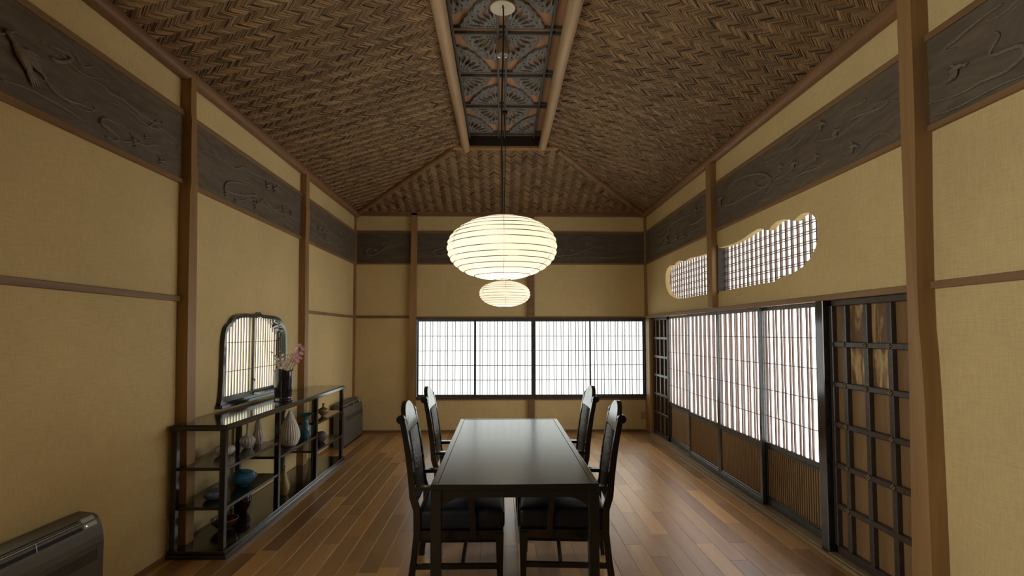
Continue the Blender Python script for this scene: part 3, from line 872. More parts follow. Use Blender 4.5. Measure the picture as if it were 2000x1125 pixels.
me = bpy.data.meshes.new('woven_strip'); me.from_pydata(np.concatenate(av).tolist(), [], af)
me.materials.append(MAT['strip']); me.materials.append(MAT['strip_shade'])
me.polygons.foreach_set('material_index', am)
o = link(me, 'woven_strip', None, ceiling); o['kind'] = 'stuff'

# ------------------------------------------------------------------ window_1: wide paper window on the end wall
w1 = MB()
FY = 8.405
w1.bbox(WX0, WX1, FY, YB + .06, WZ0, WZ0 + .022).bbox(WX0, WX1, FY, YB + .06, WZ1 - .016, WZ1)
w1.bbox(WX0, WX0 + .026, FY, YB + .06, WZ0, WZ1).bbox(WX1 - .012, WX1, FY, YB + .06, WZ0, WZ1)
win1 = struct(w1.build('window_1', 'dframe'), 'wide paper window of four sliding screens on the end wall', 'window')
screens = [(-1.306, -1.28, -.418, -.40, 0), (-.40, -.383, .476, .511, 1), (.511, .546, 1.387, 1.4025, 1), (1.4025, 1.418, 2.231, 2.25, 0)]
PZ0, PZ1 = .575, 1.712
for x0, a, b, x1, fr in screens:
    y = FY + (.012 if fr else .034)
    s = MB().bbox(x0, a, y, y + .022, .537, 1.746, .002).bbox(b, x1, y, y + .022, .537, 1.746, .002)
    s.bbox(a, b, y, y + .022, .537, PZ0, .002).bbox(a, b, y, y + .022, PZ1, 1.746, .002)
    sc = s.build('shoji_screen', 'dframe', win1)
    MB().box(a, b, y + .014, y + .017, PZ0, PZ1).build('paper', 'paper', sc)
    n7 = 7; pitch = (b - a - .04) / n7
    for k in range(n7):
        cx = a + .02 + pitch * (k + .5)
        for d in (-.0195, .0195):
            MB().box(cx + d - .005, cx + d + .005, y + .003, y + .0138, PZ0, PZ1).build('slat', 'thin', sc)
    for k in range(1, 5):
        z = PZ0 + (PZ1 - PZ0) * k / 5
        MB().box(a, b, y + .006, y + .0136, z - .005, z + .005).build('crossbar', 'thin', sc)

fill_frame = MB()
for a, b in ((0, 1.15), (1.15, 2.3)):
    fill_frame.box(XL - .06, XL - .02, a, a + .03, .8, 2.5).box(XL - .06, XL - .02, b - .03, b, .8, 2.5).box(XL - .06, XL - .02, a, b, .8, .84).box(XL - .06, XL - .02, a, b, 2.46, 2.5)
fill_win = struct(fill_frame.build('fill_window', 'dframe'), 'added fill-light window, out of view on the left wall beside the viewpoint', 'window')
MB().box(XL - .07, XL - .066, 0, 2.3, .8, 2.5).build('paper', 'paperFill', fill_win)  # glowing pane added to brighten the right wall and the near room

# ------------------------------------------------------------------ window_2, window_3: cloud-shaped lattice windows
def cloud(name, y0, y1, label, outline):
    X = XR + .075
    w = MB().bbox(X, X + .03, y0, y1, 1.93, 1.955).bbox(X, X + .03, y0, y1, 2.48, 2.505).bbox(X, X + .03, y0, y0 + .02, 1.93, 2.505).bbox(X, X + .03, y1 - .02, y1, 1.93, 2.505)
    o = struct(w.build(name, 'slat'), label, 'window')
    MB().box(X + .026, X + .03, y0 + .02, y1 - .02, 1.955, 2.48).build('paper', 'paperC', o)
    p = .089; n = int((y1 - y0) / p)
    for k in range(n):
        yy = y0 + .05 + k * p
        if yy < y1 - .03: MB().box(X + .002, X + .022, yy - .008, yy + .008, 1.955, 2.48).build('slat', 'slat', o)
    for k in range(6):
        z = 2.005 + k * .077
        for d in (-.009, .009):
            MB().box(X - .004, X + .004, y0 + .02, y1 - .02, z + d - .0035, z + d + .0035).build('crossbar', 'thin', o)
    return o
cloud('window_2', 3.76, 5.68, 'larger cloud-shaped lattice window, nearer on the right wall', CLOUD_A)
cloud('window_3', 5.75, 7.55, 'smaller-looking cloud-shaped lattice window, beyond the post on the right wall', CLOUD_B)

# ------------------------------------------------------------------ window_4: bell-shaped window on the left wall
ko, ki = kato(0.0), kato(.034)
w4 = link(slab([ko, ki], 0, -2.332, .138), 'window_4', 'lacquer')
struct(w4, 'bell-shaped window framed in black lacquer on the left wall', 'window')
MB().bbox(-2.30, -2.245, KC - .70, KC + .70, .925, .955, .004).build('window_sill', 'lacquer', w4)
XK = -2.40
for a, b, m in ((4.38, 5.165, -2.335), (5.135, 5.84, -2.355)):
    s = MB().bbox(m - .02, m, a, a + .03, .94, 1.76).bbox(m - .02, m, b - .03, b, .94, 1.76).bbox(m - .02, m, a, b, .94, 1.0).bbox(m - .02, m, a, b, 1.735, 1.76)
    sc = s.build('lattice_screen', 'dframe', w4)
    yy = a + .06
    while yy < b - .03:
        MB().box(m - .016, m - .006, yy - .0095, yy + .0095, 1.0, 1.735).build('slat', 'slat_bloom', sc); yy += .052
    for z in (1.207, 1.457):
        MB().box(m - .006, m - .001, a + .03, b - .03, z - .003, z + .003).build('crossbar', 'thin', sc)
MB().tube([(-2.336, 5.15, 1.105), (-2.32, 5.15, 1.105), (-2.32, 5.14, 1.085)], .006, 6).build('latch', 'dframe', w4, True)
MB().box(-2.396, -2.392, 4.40, 5.81, .93, 1.75).build('window_pane', 'garden', w4)

# ------------------------------------------------------------------ sliding doors on the right
def shoji_door(name, y0, y1, X, label, ribbed=True):
    T = .032; st = .034
    f = MB().bbox(X, X + T, y0, y0 + st, .03, 1.762, .003).bbox(X, X + T, y1 - st, y1, .03, 1.762, .003)
    f.bbox(X, X + T, y0 + st, y1 - st, 1.728, 1.762, .003).bbox(X, X + T, y0 + st, y1 - st, .03, .085, .003).bbox(X, X + T, y0 + st, y1 - st, .535, .578, .004)
    d = struct(f.build(name, 'dframe'), label, 'door')
    a, b = y0 + st, y1 - st
    MB().box(X + .022, X + .026, a, b, .578, 1.728).build('paper', 'paperR', d)
    p = .1265; k = 0; yy = a + .066
    while yy < b - .02:
        for q in (0, .046):
            if yy + q < b - .004: MB().box(X + .007, X + .0205, yy + q - .0075, yy + q + .0075, .578, 1.728).build('slat', 'slat', d)
        yy += p
    for k in range(1, 5):
        z = .578 + 1.15 * k / 5
        MB().box(X + .003, X + .007, a, b, z - .0035, z + .0035).build('crossbar', 'thin', d)
    mo = MB().bbox(X + .004, X + .016, a, b, .515, .533, .004).bbox(X + .004, X + .016, a, b, .087, .103, .004).bbox(X + .004, X + .016, a, a + .014, .103, .515, .004).bbox(X + .004, X + .016, b - .014, b, .103, .515, .004)
    mo.build('panel_moulding', 'dframe', d)
    MB().box(X + .018, X + .024, a, b, .085, .535).build('lower_panel', 'mull' if ribbed else 'panel', d)
    if ribbed:
        n = 28; q = (b - a - .03) / n
        me = MB().bbox(0, .009, -.0068, .0068, .104, .514, .002).mesh('batten')
        for k in range(n):
            link(me, 'batten', 'batten', d, loc=(X + .0095, a + .015 + q * (k + .5), 0))
    MB().bbox(X - .002, X + .004, y0 + .008, y0 + .026, .63, .72, .002).build('finger_pull', 'lacquer', d)
    return d
shoji_door('door_1', 6.56, 7.50, 2.345, 'farthest sliding paper door, with a plain lower panel', False)
shoji_door('door_2', 5.69, 6.60, 2.303, 'sliding paper door second from the far end, ribbed lower panel')
shoji_door('door_3', 4.75, 5.685, 2.303, 'sliding paper door third from the far end, ribbed lower panel')
shoji_door('door_4', 3.825, 4.80, 2.345, 'nearest sliding paper door, ribbed lower panel, beside the black jamb')

def lattice_door(name, y0, y1, X, vs, label, covers, figured):
    zs = [.354, .63, .908, 1.182, 1.457]
    f = MB().bbox(X, X + .04, y0, y0 + .035, .03, 1.762).bbox(X, X + .04, y1 - .035, y1, .03, 1.762)
    f.bbox(X, X + .04, y0, y1, .03, .085).bbox(X, X + .04, y0, y1, 1.72, 1.762)
    d = struct(f.build(name, 'mull'), label, 'door')
    for v in vs:
        MB().bbox(X + .002, X + .036, v - .019, v + .019, .085, 1.72, .004).build('mullion', 'mull', d)
    for z in zs:
        MB().bbox(X - .001, X + .034, y0 + .03, y1 - .03, z - .0185, z + .0185, .004).build('crossrail', 'mull', d)
    ys = [y0] + sorted(vs) + [y1]; zz = [.06] + zs + [1.745]
    for i in range(len(ys) - 1):
        for j in range(len(zz) - 1):
            MB().box(X + .036, X + .042, ys[i], ys[i + 1], zz[j], zz[j + 1]).build('board', 'panelg' if (i, j) in figured else 'panel', d)
    for (v, z) in covers:
        mb = MB()
        for dy, dz in ((0, .011), (0, -.011), (.011, 0), (-.011, 0)):
            mb.ball((X - .003, v + dy, z + dz), .006, .0085, .0085, 8, 4)
        mb.build('nail_cover', 'brass', d, True)
    return d
v1, v2, v3 = 3.577, 3.366, 3.155
lattice_door('door_5', 2.89, 3.735, 2.305, [v1, v2, v3], 'near brown panelled lattice door with small brass nail covers',
             [(v1, 1.457), (v2, 1.457), (v3, 1.457), (v1, 1.182), (v2, 1.182), (v3, 1.182), (v1, .908), (v3, .908), (v1, .63), (v2, .63), (v3, .63), (v1, .354)],
             {(1, 5), (2, 5), (1, 4), (2, 4)})
lattice_door('door_6', 7.47, 8.165, 2.325, [8.03, 7.83, 7.63], 'far panelled lattice door in the corner beside the wide window', [], set())
struct(MB().bbox(2.262, 2.39, 3.735, 3.82, .0, 1.765, .004).build('trim_1', 'lacquer'), 'black jamb post between the paper doors and the near panelled door', 'trim')
struct(MB().bbox(2.235, 2.262, 2.92, 8.17, 0, .022, .003).bbox(2.262, 2.42, 2.92, 8.17, -.005, .028, .002).build('trim_2', 'sill'), 'pale wooden sill under the sliding doors', 'trim')
struct(MB().box(2.40, 2.43, 2.86, 8.45, 0, 1.80).build('trim_3', 'dark'), 'dark backing behind the sliding doors', 'trim')

# ------------------------------------------------------------------ pendant lanterns
def lantern(loc, R, zt, zb, ztop, nrib, label, watts, lean):
    h = zt - zb; zc = (zt + zb) / 2
    root = thing('paper_lantern', label, 'pendant lamp', (loc[0], loc[1], ztop), 0, 'round paper lanterns on cords')
    def rad(t):      # t -1 (bottom) .. 1 (top)
        return R * max(0.0, 1 - abs(t) ** 2.25) ** .52
    tt = [-.985 + 1.97 * i / (nrib - 1) for i in range(nrib)]
    tt = [math.copysign(abs(t) ** .82, t) for t in tt]
    prof = []
    for i in range(nrib - 1):
        for q in range(4):
            t = tt[i] + (tt[i + 1] - tt[i]) * q / 4
            bul = math.sin(PI * q / 4) * .026 * R
            prof.append((rad(t) + bul, zc - ztop + t * h / 2))
    prof.append((rad(tt[-1]), zc - ztop + tt[-1] * h / 2))
    def tilt(th, t): return 1 + .012 * math.sin(5 * th + 7 * t) * math.sin(PI * t)
    mb = MB(); n = 48; rings = []
    for i, (r, z) in enumerate(prof):
        rings.append([(r * tilt(2 * PI * k / n, i / len(prof)) * math.cos(2 * PI * k / n), r * tilt(2 * PI * k / n, i / len(prof)) * math.sin(2 * PI * k / n), z + lean * r * math.cos(2 * PI * k / n)) for k in range(n)])
    mb.loft(rings, False)
    shade = mb.build('shade', 'lantern', root, True)
    for t in tt:
        r = rad(t) * 1.003; z = zc - ztop + t * h / 2
        i = int((t + 1) / 2 * len(prof))
        pts = [(r * math.cos(2 * PI * k / 48), r * math.sin(2 * PI * k / 48), z + lean * r * math.cos(2 * PI * k / 48)) for k in range(49)]
        MB().tube(pts, .0026 * (1 if R > .3 else .9), 5, False).build('rib', 'rib', shade, True)
    for k in range(6):
        an = 2 * PI * k / 6 - PI / 2 + .03
        pts = [((r * 1.004) * math.cos(an), (r * 1.004) * math.sin(an), z + lean * r * math.cos(an)) for r, z in prof[::2]]
        MB().tube(pts, .0012, 4, False).build('seam', 'rib', shade, True)
    # cord slightly kinked
    L = ztop - zt
    pts = []
    for i in range(15):
        t = i / 14
        pts.append((.012 * math.sin(t * 7) * (t > .1) * (1 - t), .003 * math.sin(t * 9), -t * L))
    pts.append((0, 0, -(ztop - zc) + .05))
    MB().tube(pts, .006 if R > .3 else .004, 7).build('cord', 'cord', root, True)
    MB().bbox(-.03, .03, -.03, .03, -.03, 0, .006).build('ceiling_hook', 'cord', root)
    MB().lathe([(.018, .0), (.02, .05), (.012, .06)], 12, (0, 0, zc - ztop + .03)).build('lamp_holder', 'ivory', root, True)
    MB().ball((0, 0, zc - ztop - .02), .04, .04, .05, 12, 8).build('bulb', 'bulb', root, True)
    ld = bpy.data.lights.new('lantern_light', 'POINT'); ld.energy = watts; ld.color = (1.0, .85, .68); ld.shadow_soft_size = .05
    lo = bpy.data.objects.new('lantern_light', ld); COL.objects.link(lo); lo.parent = root; lo.location = (0, 0, zc - ztop - .085)
    return root
lantern((.010, 3.66, 0), .365, 2.335, 1.90, 4.03, 14, 'larger paper lantern hanging nearest, over the table', 2.3, .02)
lantern((.045, 5.95, 0), .275, 2.115, 1.825, 4.03, 13, 'smaller-looking paper lantern hanging behind and below the larger one', .95, 0)

# ceiling fittings
c1 = thing('ceiling_light', 'round ivory-faced ceiling fitting in the carved strip, nearest', 'ceiling light', (.014, 3.70, 4.07))
MB().lathe([(.088, -.235), (.088, .0)], 28).build('housing', 'brownmetal', c1, True, .6)
MB().lathe([(.082, -.243), (.088, -.241), (.088, -.233)], 28).build('face_plate', 'ivory', c1, True, .6)
MB().lathe([(.016, -.249), (.02, -.246), (.02, -.242)], 16).build('centre_screw', 'ivory', c1, True, .6)
c2 = thing('spotlight', 'small brown spotlight with a bright lens in the carved strip', 'spotlight', (.015, 4.50, 4.07))
MB().lathe([(.046, -.16), (.052, -.15), (.052, .0)], 24).build('housing', 'brownmetal', c2, True, .6)
MB().lathe([(.03, -.152), (.044, -.1635), (.047, -.162), (.047, -.15)], 24).build('lens', 'lens', c2, True, .6)

# ------------------------------------------------------------------ table
tb = thing('dining_table', 'long black lacquered dining table in the middle of the room', 'table', (.078, 4.06, 0))
hx, hy = .457, 1.108
top = MB().bbox(-hx + .038, hx - .038, -hy + .038, hy - .038, .694, .7185, .001).build('tabletop', 'table', tb)
e = MB()
e.prism([(-hx, -hy), (hx, -hy), (hx - .036, -hy + .036), (-hx + .036, -hy + .036)], 2, .69, .72)
e.prism([(-hx, hy), (hx, hy), (hx - .036, hy - .036), (-hx + .036, hy - .036)], 2, .69, .72)
e.prism([(-hx, -hy), (-hx, hy), (-hx + .036, hy - .036), (-hx + .036, -hy + .036)], 2, .69, .72)
e.prism([(hx, -hy), (hx, hy), (hx - .036, hy - .036), (hx - .036, -hy + .036)], 2, .69, .72)
ed = e.build('top_border', 'table', tb)
bv = ed.modifiers.new('bevel', 'BEVEL'); bv.width = .003; bv.segments = 2
def apron(L):
    h = L / 2 - .056
    pts = [(-h, .69), (h, .69), (h, .60)]
    for i in range(9):
        t = i / 8; pts.append((h - .012 - .10 * t, .604 + .042 * math.sin(t * PI / 2)))
    for i in range(9):
        t = 1 - i / 8; pts.append((-h + .012 + .10 * t, .604 + .042 * math.sin(t * PI / 2)))
    pts.append((-h, .60))
    return pts
for s in (-1, 1):
    MB().prism(apron(2 * hx), 1, s * (hy - .012), s * (hy - .035)).build('apron', 'table', tb)
    MB().prism(apron(2 * hy), 0, s * (hx - .012), s * (hx - .035)).build('apron', 'table', tb)
for sx in (-1, 1):
    for sy in (-1, 1):
        MB().bbox(sx * hx, sx * (hx - .058), sy * hy, sy * (hy - .058), 0, .692, .004).build('leg', 'table', tb)

# ------------------------------------------------------------------ chairs
def make_chair():
    """faces +X, origin on the floor under the seat"""
    root = thing('dining_chair', '', 'chair', (0, 0, 0), 0, 'black high-backed armchairs at the table')
    bx = lambda z: -.272 - (z - .50) * .07 - .14 * (z - .50) ** 2          # line of the raked back
    for sy in (-1, 1):
        y0, y1 = sy * .196, sy * .232
        pr = [(0, -.305, -.262), (.15, -.283, -.243), (.30, -.268, -.226), (.44, -.27, -.228)] + [(z, bx(z) - .021 + .005 * (z - .5), bx(z) + .021 - .012 * (z - .5)) for z in (.52, .6, .68, .76, .84, .92, .99)] + [(1.012, -.350, -.328)]
        MB().loft([[(a, y0, z), (b, y0, z), (b, y1, z), (a, y1, z)] for z, a, b in pr]).build('back_post', 'chair', root)
        kb = MB()
        for y_, r_ in ((y0 - sy * .001, .024), (y0, .028), (y1, .028), (y1 + sy * .001, .024)):
            pass
        rings = [[(-.352 + .027 * math.cos(q * PI / 8), yy, 1.0 + .027 * math.sin(q * PI / 8)) for q in range(16)] for yy in (y0 - sy * .001, y1 + sy * .002)]
        kb.loft(rings).build('finial', 'chair', root, True, .7)
        # spindles beside the upholstered panel
        MB().loft([[(bx(z) - .010, sy * .150, z), (bx(z) + .010, sy * .150, z), (bx(z) + .010, sy * .166, z), (bx(z) - .010, sy * .166, z)] for z in (.49, .6, .7, .8, .945)]).build('spindle', 'chair', root)
        # arm and its support
        arm = MB()
        ap = [(-.262, .588), (-.1, .590), (.06, .588), (.10, .585)]
        arm.loft([[(x, sy * .192, z - .024), (x, sy * .24, z - .024), (x, sy * .24, z), (x, sy * .192, z)] for x, z in ap]).build('arm', 'chair', root)
        MB().loft([[(x - .018, sy * .2215, z), (x + .018, sy * .2215, z), (x + .018, sy * .244, z), (x - .018, sy * .244, z)] for x, z in ((.10, .268), (.098, .40), (.075, .57))]).build('arm_support', 'chair', root)
        MB().loft([[(x0, sy * a, z), (x1, sy * a, z), (x1, sy * .232, z), (x0, sy * .232, z)] for z, x0, x1, a in ((.006, .248, .282, .2), (.30, .238, .288, .19))]).build('leg', 'chair', root)
        MB().bbox(-.262, .25, sy * .203, sy * .225, .082, .116, .003).build('stretcher', 'chair', root)
        MB().bbox(.25, .28, sy * .202, sy * .230, 0, .0065, .001).build('foot_pad', 'felt', root)
    MB().bbox(.02, .045, -.206, .206, .088, .112, .003).build('stretcher', 'chair', root)
    # seat
    MB().bbox(-.262, .286, -.2225, .2225, .262, .318, .004).build('seat_frame', 'chair', root)
    bm = bmesh.new(); bmesh.ops.create_cube(bm, size=1)
    for v in bm.verts: v.co = Vector((v.co.x * .545 + .022, v.co.y * .444, v.co.z * .125 + .38))
    bmesh.ops.bevel(bm, geom=bm.edges[:] + bm.verts[:], offset=.036, segments=4, affect='EDGES', profile=.6)
    bmesh.ops.subdivide_edges(bm, edges=[e for e in bm.edges if e.calc_length() > .2], cuts=4, use_grid_fill=True)
    for v in bm.verts:
        if v.co.z > .43:
            v.co.z += .016 * max(0, 1 - ((v.co.x - .02) / .27) ** 2) * max(0, 1 - (v.co.y / .23) ** 2)
    me = bpy.data.meshes.new('seat_cushion'); bm.to_mesh(me); bm.free()
    link(me, 'seat_cushion', 'seatc', root, True)
    # back: lower rail, crest with a cloud arch, upholstered panel
    MB().bbox(bx(.48) - .012, bx(.48) + .014, -.197, .197, .466, .50, .003).build('back_rail', 'chair', root)
    half = [(.197, .918), (.197, .962), (.188, .968), (.176, .966), (.168, .974), (.170, .990), (.160, 1.018), (.138, 1.046), (.105, 1.068), (.06, 1.083), (.02, 1.088)]
    out = half + [(-a, b) for a, b in half[::-1]]
    cr = MB(); n = len(out)
    cr.loft([[(bx(z) + d, y, z) for y, z in out] for d in (-.016, .014)]).build('crest_rail', 'chair', root)
    pn = MB()
    zz = [.50, .505, .61, .71, .81, .915, .92]; ins = [.004, 0, 0, 0, 0, 0, .004]
    ring = []
    for z, i in zip(zz, ins):
        w = .128 - i
        ring.append([(bx(z) - .016 + i, -w, z), (bx(z) + .016 - i, -w, z), (bx(z) + .024 - i, -w + .02, z), (bx(z) + .024 - i, w - .02, z), (bx(z) + .016 - i, w, z), (bx(z) - .016 + i, w, z)])
    pn.loft(ring).build('back_cushion', 'velvet', root, True, .6)
    return root
ch = make_chair()
ch.location = (-.270, 3.612, 0); ch['label'] = 'near chair on the left side of the table, black, its back to the shelf'
copy_tree(ch, (-.262, 4.585, 0), 0, 'far chair on the left side of the table, nearer the window')
copy_tree(ch, (.420, 3.618, 0), PI - .07, 'near chair on the right side of the table, turned slightly askew')
copy_tree(ch, (.415, 4.585, 0), PI + .01, 'far chair on the right side of the table, nearer the window')

# ------------------------------------------------------------------ display shelf
sh = thing('display_shelf', 'long low black lacquered open shelf against the left wall under the bell window', 'shelf', (-2.07, 5.2, 0))
OX, OY = 2.07, -5.2
def sb(name, x0, x1, y0, y1, z0, z1, b=.003): return MB().bbox(x0 + OX, x1 + OX, y0 + OY, y1 + OY, z0, z1, b).build(name, 'lacquer', sh)
XB_, XF_ = -2.278, -1.905
tp = sb('shelf_top', XB_, -1.885, 3.775, 6.605, .865, .897)
MB().bbox(XB_ + .012 + OX, -1.90 + OX, 3.79 + OY, 6.59 + OY, .897, .904, .003).build('top_inset', 'lacquer', tp)
sb('plinth', XB_, -1.872, 3.765, 6.63, 0, .026); sb('base_shelf', XB_, -1.888, 3.782, 6.61, .026, .05)
PY = [(3.80, 3.842), (4.705, 4.747), (5.655, 5.697), (6.56, 6.602)]
for a, b in PY:
    sb('post', XF_ - .04, XF_, a, b, .05, .865); sb('post', XB_, XB_ + .04, a, b, .05, .865)
for (a, b), levels in zip(((3.842, 4.705), (4.747, 5.655), (5.697, 6.56)), ((.605, .335), (.475,), (.605, .316))):
    for z in levels: sb('shelf_board', XB_ + .006, XF_ - .004, a - .02, b + .02, z - .022, z, .002)

def pot(name, label, loc, prof, mat, mod=None, n=36, cat='vase', rz=0.0, sx=1.0, hollow=True):
    """a thrown vessel: outer wall, lip and inner wall in one mesh; prof from foot to lip"""
    pr = smooth_poly(prof, False, 4)
    if hollow:
        inner = [(max(r - .006, .002), z) for r, z in pr[::-1] if z > pr[0][1] + .012]
        inner.append((.001, inner[-1][1]))
        pr = pr + inner
    mb = MB().lathe(pr, n, mod=mod)
    o = mb.build(name, mat, None, True, 1.0, loc)
    o.scale = (sx, 1, 1); o.rotation_euler = (0, 0, rz)
    return tag(o, label, cat, 'ceramics on the display shelf')
rib = lambda k, a: (lambda th, t: 1 + a * (2 * abs(math.cos(k * th / 2)) ** .7 - 1) * min(1, 4 * t, 4 * (1.02 - t)))
swirl = lambda k, a, tw: (lambda th, t: 1 + a * math.cos(k * (th + tw * t)) * min(1, 6 * t, 5 * (1.02 - t)))
pot('ribbed_pot', 'squat white ribbed pot on the upper shelf of the near bay', (-2.112, 4.20, .605), [(.03, 0), (.055, .012), (.07, .04), (.06, .066), (.03, .078), (.02, .076)], 'white', rib(16, .06), n=112)
pot('bottle_vase', 'white long-necked vase with a ribbed bulb, near bay upper shelf', (-2.06, 4.46, .605),
    [(.022, 0), (.03, .006), (.05, .035), (.058, .062), (.045, .088), (.02, .105), (.011, .125), (.009, .17), (.012, .225), (.018, .245)], 'white', rib(14, .07), n=112)
pot('gourd_vase', 'white waisted gourd vase half hidden behind a post, upper shelf of the near bay', (-2.05, 4.64, .605),
    [(.028, 0), (.038, .03), (.046, .06), (.04, .09), (.03, .115), (.033, .14), (.024, .175), (.008, .212)], 'white', swirl(12, .06, 1.2), n=96)
pot('ribbed_vase', 'large white teardrop vase with vertical ribs in the middle bay', (-1.995, 5.17, .475),
    [(.045, 0), (.07, .02), (.092, .085), (.086, .14), (.062, .21), (.036, .27), (.017, .31), (.013, .322), (.014, .33)], 'white', rib(24, .05), n=168)
bb = pot('lobed_vase', 'blue folded clam-like vase on the lower shelf of the near bay', (-2.036, 4.35, .335),
    [(.03, 0), (.034, .006), (.062, .024), (.086, .056), (.09, .078), (.076, .104), (.046, .121), (.012, .126)], 'blue', lambda th, t: 1 + .03 * math.cos(2 * th + .6), hollow=False)
half = smooth_poly([(.05, .018), (.082, .04), (.099, .07), (.101, .084), (.093, .089), (.084, .08)], False, 4)
fm = MB(); rings = []
for k in range(17):
    th = -PI * .62 + PI * 1.1 * k / 16
    q = 1 - .45 * abs(k / 8 - 1) ** 3
    rings.append([(r * (.92 + .08 * q) * math.cos(th), r * (.92 + .08 * q) * math.sin(th), z * (.72 + .28 * q)) for r, z in half])
fm.loft(rings).build('fold', 'blue', bb, True, 1.0)
bp_ = pot('lidded_pot', 'small blue-grey lidded pot on the lower shelf of the near bay', (-2.09, 4.0, .335), [(.03, 0), (.05, .012), (.062, .035), (.055, .058), (.04, .068), (.02, .072)], 'bluegrey', cat='pot', hollow=False)
MB().lathe(smooth_poly([(.042, .067), (.03, .076), (.008, .08), (.005, .088), (.007, .096), (.001, .099)], False, 3), 20).build('lid', 'bluegrey', bp_, True)
pot('round_vase', 'dark oxblood glazed vase standing on the base of the near bay', (-2.165, 4.61, .05), [(.036, 0), (.04, .006), (.06, .045), (.073, .095), (.066, .14), (.045, .162), (.04, .172)], 'redglaze')
bo = pot('wide_bowl', 'wide brown bowl with a pale rim on the base of the near bay', (-2.105, 4.21, .05), [(.03, 0), (.034, .008), (.06, .025), (.09, .055), (.098, .078)], 'brownglaze', cat='bowl')
MB().tube([(.0965 * math.cos(2 * PI * k / 32), .0965 * math.sin(2 * PI * k / 32), .079) for k in range(33)], .0022, 6, False).build('rim', 'rimglaze', bo, True)
yv = pot('pear_vase', 'yellow pear-shaped vase on the base of the middle bay', (-1.996, 5.06, .05), [(.025, 0), (.04, .02), (.05, .06), (.047, .1), (.033, .15), (.024, .185), (.013, .212), (.006, .222)], 'yellow', hollow=False)
MB().tube([(0, 0, .218), (.002, .002, .24), (.006, .002, .268)], [.007, .0055, .007], 8).build('stem_spout', 'brownglaze', yv, True)
pot('flared_vase', 'blue vase with a wide flared rim at the far end of the middle bay', (-1.99, 5.568, .475), [(.035, 0), (.045, .03), (.052, .07), (.042, .115), (.026, .16), (.024, .19), (.045, .225), (.072, .24), (.078, .238)], 'teal')
pot('flask_vase', 'small olive-gold bottle with a narrow neck on the upper shelf of the far bay', (-1.997, 6.135, .605), [(.026, 0), (.024, .012), (.045, .028), (.06, .056), (.05, .08), (.02, .096), (.011, .11), (.012, .128), (.018, .142)], 'olive')
sb_ = pot('shell_bowl', 'mauve-grey shell-shaped bowl on the lower shelf of the far bay', (-2.02, 6.14, .316), [(.03, 0), (.04, .01), (.058, .04), (.062, .07), (.05, .1), (.035, .114)], 'mauve', lambda th, t: 1 + .05 * math.cos(3 * th) * t, cat='bowl')
fv = pot('flower_vase', 'black glazed vase holding pink flowers on top of the display shelf', (-2.04, 5.12, .904),
    [(.082, 0), (.084, .008), (.078, .022), (.074, .04), (.078, .1), (.080, .16), (.083, .24), (.084, .288)], 'blackglaze', lambda th, t: 1 + .045 * math.cos(3 * th + 1.0) * min(1, t * 3), n=40)
fv['group'] = ''
del fv['group']
for v in fv.data.vertices:
    if v.co.z > .2: v.co.z += .014 * math.sin(3 * math.atan2(v.co.y, v.co.x)) * (v.co.z - .2) / .088

# flowers: each stem a thing, its blossoms parts
def flower(tip, blossoms, mat, name, label, group, size):
    base = Vector((-2.04 + rng.uniform(-.03, .03), 5.12 + rng.uniform(-.03, .03), 1.0))
    T = Vector(tip)
    root = thing(name, label, 'flower', base, 0, group)
    T = T - base
    def P(t): return Vector((T.x * t ** 1.6, T.y * t ** 1.6, T.z * t))
    MB().tube([P(i / 8) for i in range(9)], [.0026 - .0012 * i / 8 for i in range(9)], 5).build('stem', 'stem', root, True)
    for i in range(blossoms):
        t = 1 - .10 * i; c = P(t) + Vector((rng.uniform(-.02, .02), rng.uniform(-.02, .02), rng.uniform(-.006, .012))) * (i > 0)
        mb = MB()
        if i: mb.tube([P(t - .12), c], .001, 4)
        ax = Vector((rng.uniform(-.2, 1), rng.uniform(-1, .1), rng.uniform(.0, 1))).normalized()
        s1 = ax.orthogonal().normalized(); s2 = ax.cross(s1)
        for k in range(6):
            an = 2 * PI * k / 6 + rng.uniform(-.2, .2)
            d = s1 * math.cos(an) + s2 * math.sin(an); e = ax.cross(d)
            r = size * rng.uniform(.8, 1.15)
            q = [c, c + d * r * .5 + e * r * .33 + ax * r * .2, c + d * r * .95 + e * r * .25 + ax * r * .3, c + d * r * 1.05 + ax * r * .22, c + d * r * .95 - e * r * .25 + ax * r * .3, c + d * r * .5 - e * r * .33 + ax * r * .2]
            mb.add(q, [(0, 1, 5), (1, 2, 4, 5), (2, 3, 4)])
        mb.build('blossom', mat, root, True)
    return root
# tips in metres around the vase mouth
pk = [(-1.905, 5.14, 1.415), (-1.865, 5.12, 1.39), (-1.90, 5.08, 1.335), (-1.885, 5.10, 1.30)]
pk_l = ['tallest pink bloom leaning right in the black vase', 'rightmost pink bloom in the black vase, beside the tallest', 'pink bloom just below the two topmost on the right', 'lowest of the large pink blooms on the right of the vase']
for t, l in zip(pk, pk_l): flower(t, 3, 'pink', 'pink_flower', l, 'pink flowers in the black vase', .024)
for k in range(15):
    t = (-2.11 + .014 * k + rng.uniform(-.015, .015), 5.12 + rng.uniform(-.08, .08), 1.27 + rng.uniform(-.03, .12))
    flower(t, 5, 'palepink', 'spray_flower', 'thin stem of tiny pale blossoms among others in the black vase', 'pale flower sprays in the black vase', .015)

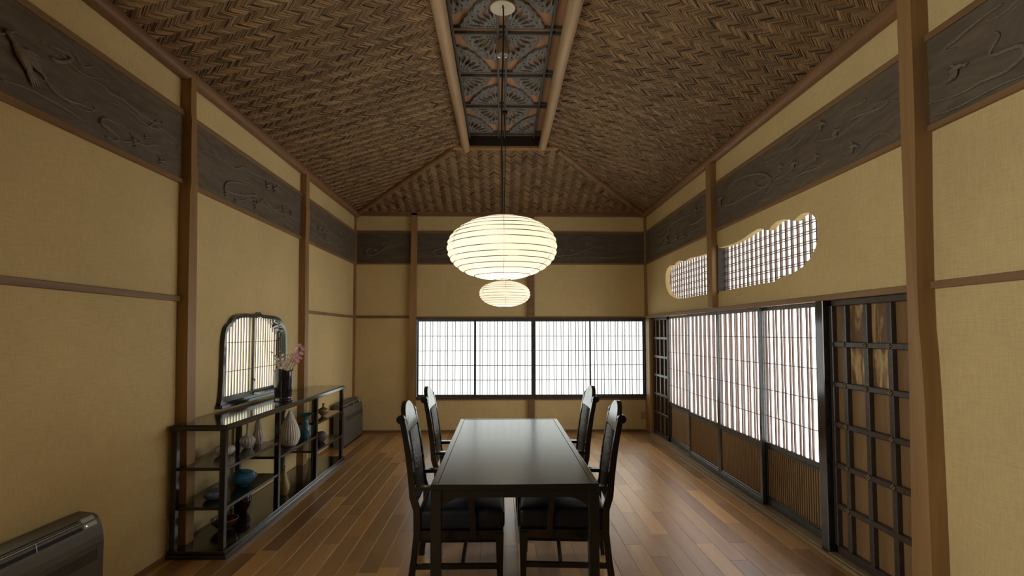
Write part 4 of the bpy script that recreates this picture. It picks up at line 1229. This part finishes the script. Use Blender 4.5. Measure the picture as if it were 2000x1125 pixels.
# ------------------------------------------------------------------ floor-standing heaters / fan units
def fan_unit(loc, label):
    """back at x=0 against the wall, length along y 0..-0.96"""
    r = thing('fan_coil_unit', label, 'heater', loc, 0, 'charcoal floor units on the left wall')
    L = .96
    prof = [(0, 0), (.135, 0), (.14, .02), (.142, .34), (.142, .42), (.138, .46), (.128, .505), (.112, .545), (.098, .562), (.08, .570), (.0, .578)]
    slot = [(.0, .05), (.135, .05)]
    body = MB()
    body.prism(prof, 1, -L, 0)
    b = body.build('body', 'acbody', r)
    bv = b.modifiers.new('bevel', 'BEVEL'); bv.width = .006; bv.segments = 2; bv.limit_method = 'ANGLE'
    # outlet slot on the rounded shoulder: a dark trough with a flap wire and stays
    def sh_(t): return (.088 + .046 * t, .568 - .078 * t ** 1.5)
    tr = MB()
    q = [sh_(.12), sh_(.4), sh_(.75)]
    ring = lambda y: [(q[0][0], y, q[0][1] + .0015), (q[1][0] + .001, y, q[1][1] + .003), (q[2][0] + .002, y, q[2][1] + .002), (q[1][0] - .02, y, q[1][1] - .02)]
    tr.loft([ring(-L + .05), ring(-.13)]).build('air_outlet', 'acslot', r)
    fl = MB().tube([(q[1][0] + .004, -L + .05, q[1][1] + .006), (q[1][0] + .004, -.135, q[1][1] + .006)], .0022, 6)
    for yy in (-.75, -.4): fl.tube([(q[1][0] + .004, yy, q[1][1] + .006), (q[2][0] + .004, yy - .01, q[2][1] + .002)], .002, 6)
    fl.build('louver', 'silver', r)
    dp = MB(); ring2 = lambda y: [(q[0][0], y, q[0][1] + .002), (q[1][0] + .001, y, q[1][1] + .0035), (q[2][0] + .002, y, q[2][1] + .003), (q[1][0] - .02, y, q[1][1] - .02)]
    dp.loft([ring2(-.115), ring2(-.03)]).build('display', 'silver', r)
    MB().ball((q[2][0] - .004, -.10, q[2][1] + .012), .004, .005, .003, 8, 4).build('indicator_light', 'led', r, True)
    MB().bbox(.136, .15, -L + .012, -.012, .03, .425, .006).build('front_panel', 'acpanel', r)
    for k in range(6):
        z = .395 - .0095 * k
        MB().box(.1495, .1507, -L + .05, -.06, z, z + .004).build('grille_slot', 'acslot', r)
    MB().bbox(.10, .144, -L + .01, -.01, .0, .024, .003).build('plinth', 'acslot', r)
    return r
fan_unit((-2.288, 3.01, 0), 'charcoal fan heater in the near left corner of the picture, cut by the frame')
fan_unit((-2.235, 8.245, 0), 'charcoal fan heater in the far left corner behind the display shelf')

# outlets
def outlet(loc, axis, label):
    o = MB()
    if axis == 1: o.bbox(-.035, .035, -.008, 0, -.06, .06, .003)
    else: o.bbox(0, .008, -.035, .035, -.06, .06, .003)
    r = tag(o.build('wall_outlet', 'outlet', None, loc=loc), label, 'outlet')
    s = MB()
    for z in (-.025, .025):
        for d in (-.008, .008):
            if axis == 1: s.box(d - .0015, d + .0015, -.0088, -.0075, z - .008, z + .008)
            else: s.box(.0075, .0088, d - .0015, d + .0015, z - .008, z + .008)
    s.build('socket_slot', 'acslot', r)
outlet((2.245 - .02, YB, .24), 1, 'beige wall outlet low on the end wall, right of the window')
outlet((XL, 5.75, .24), 0, 'beige wall outlet behind the display shelf on the left wall')
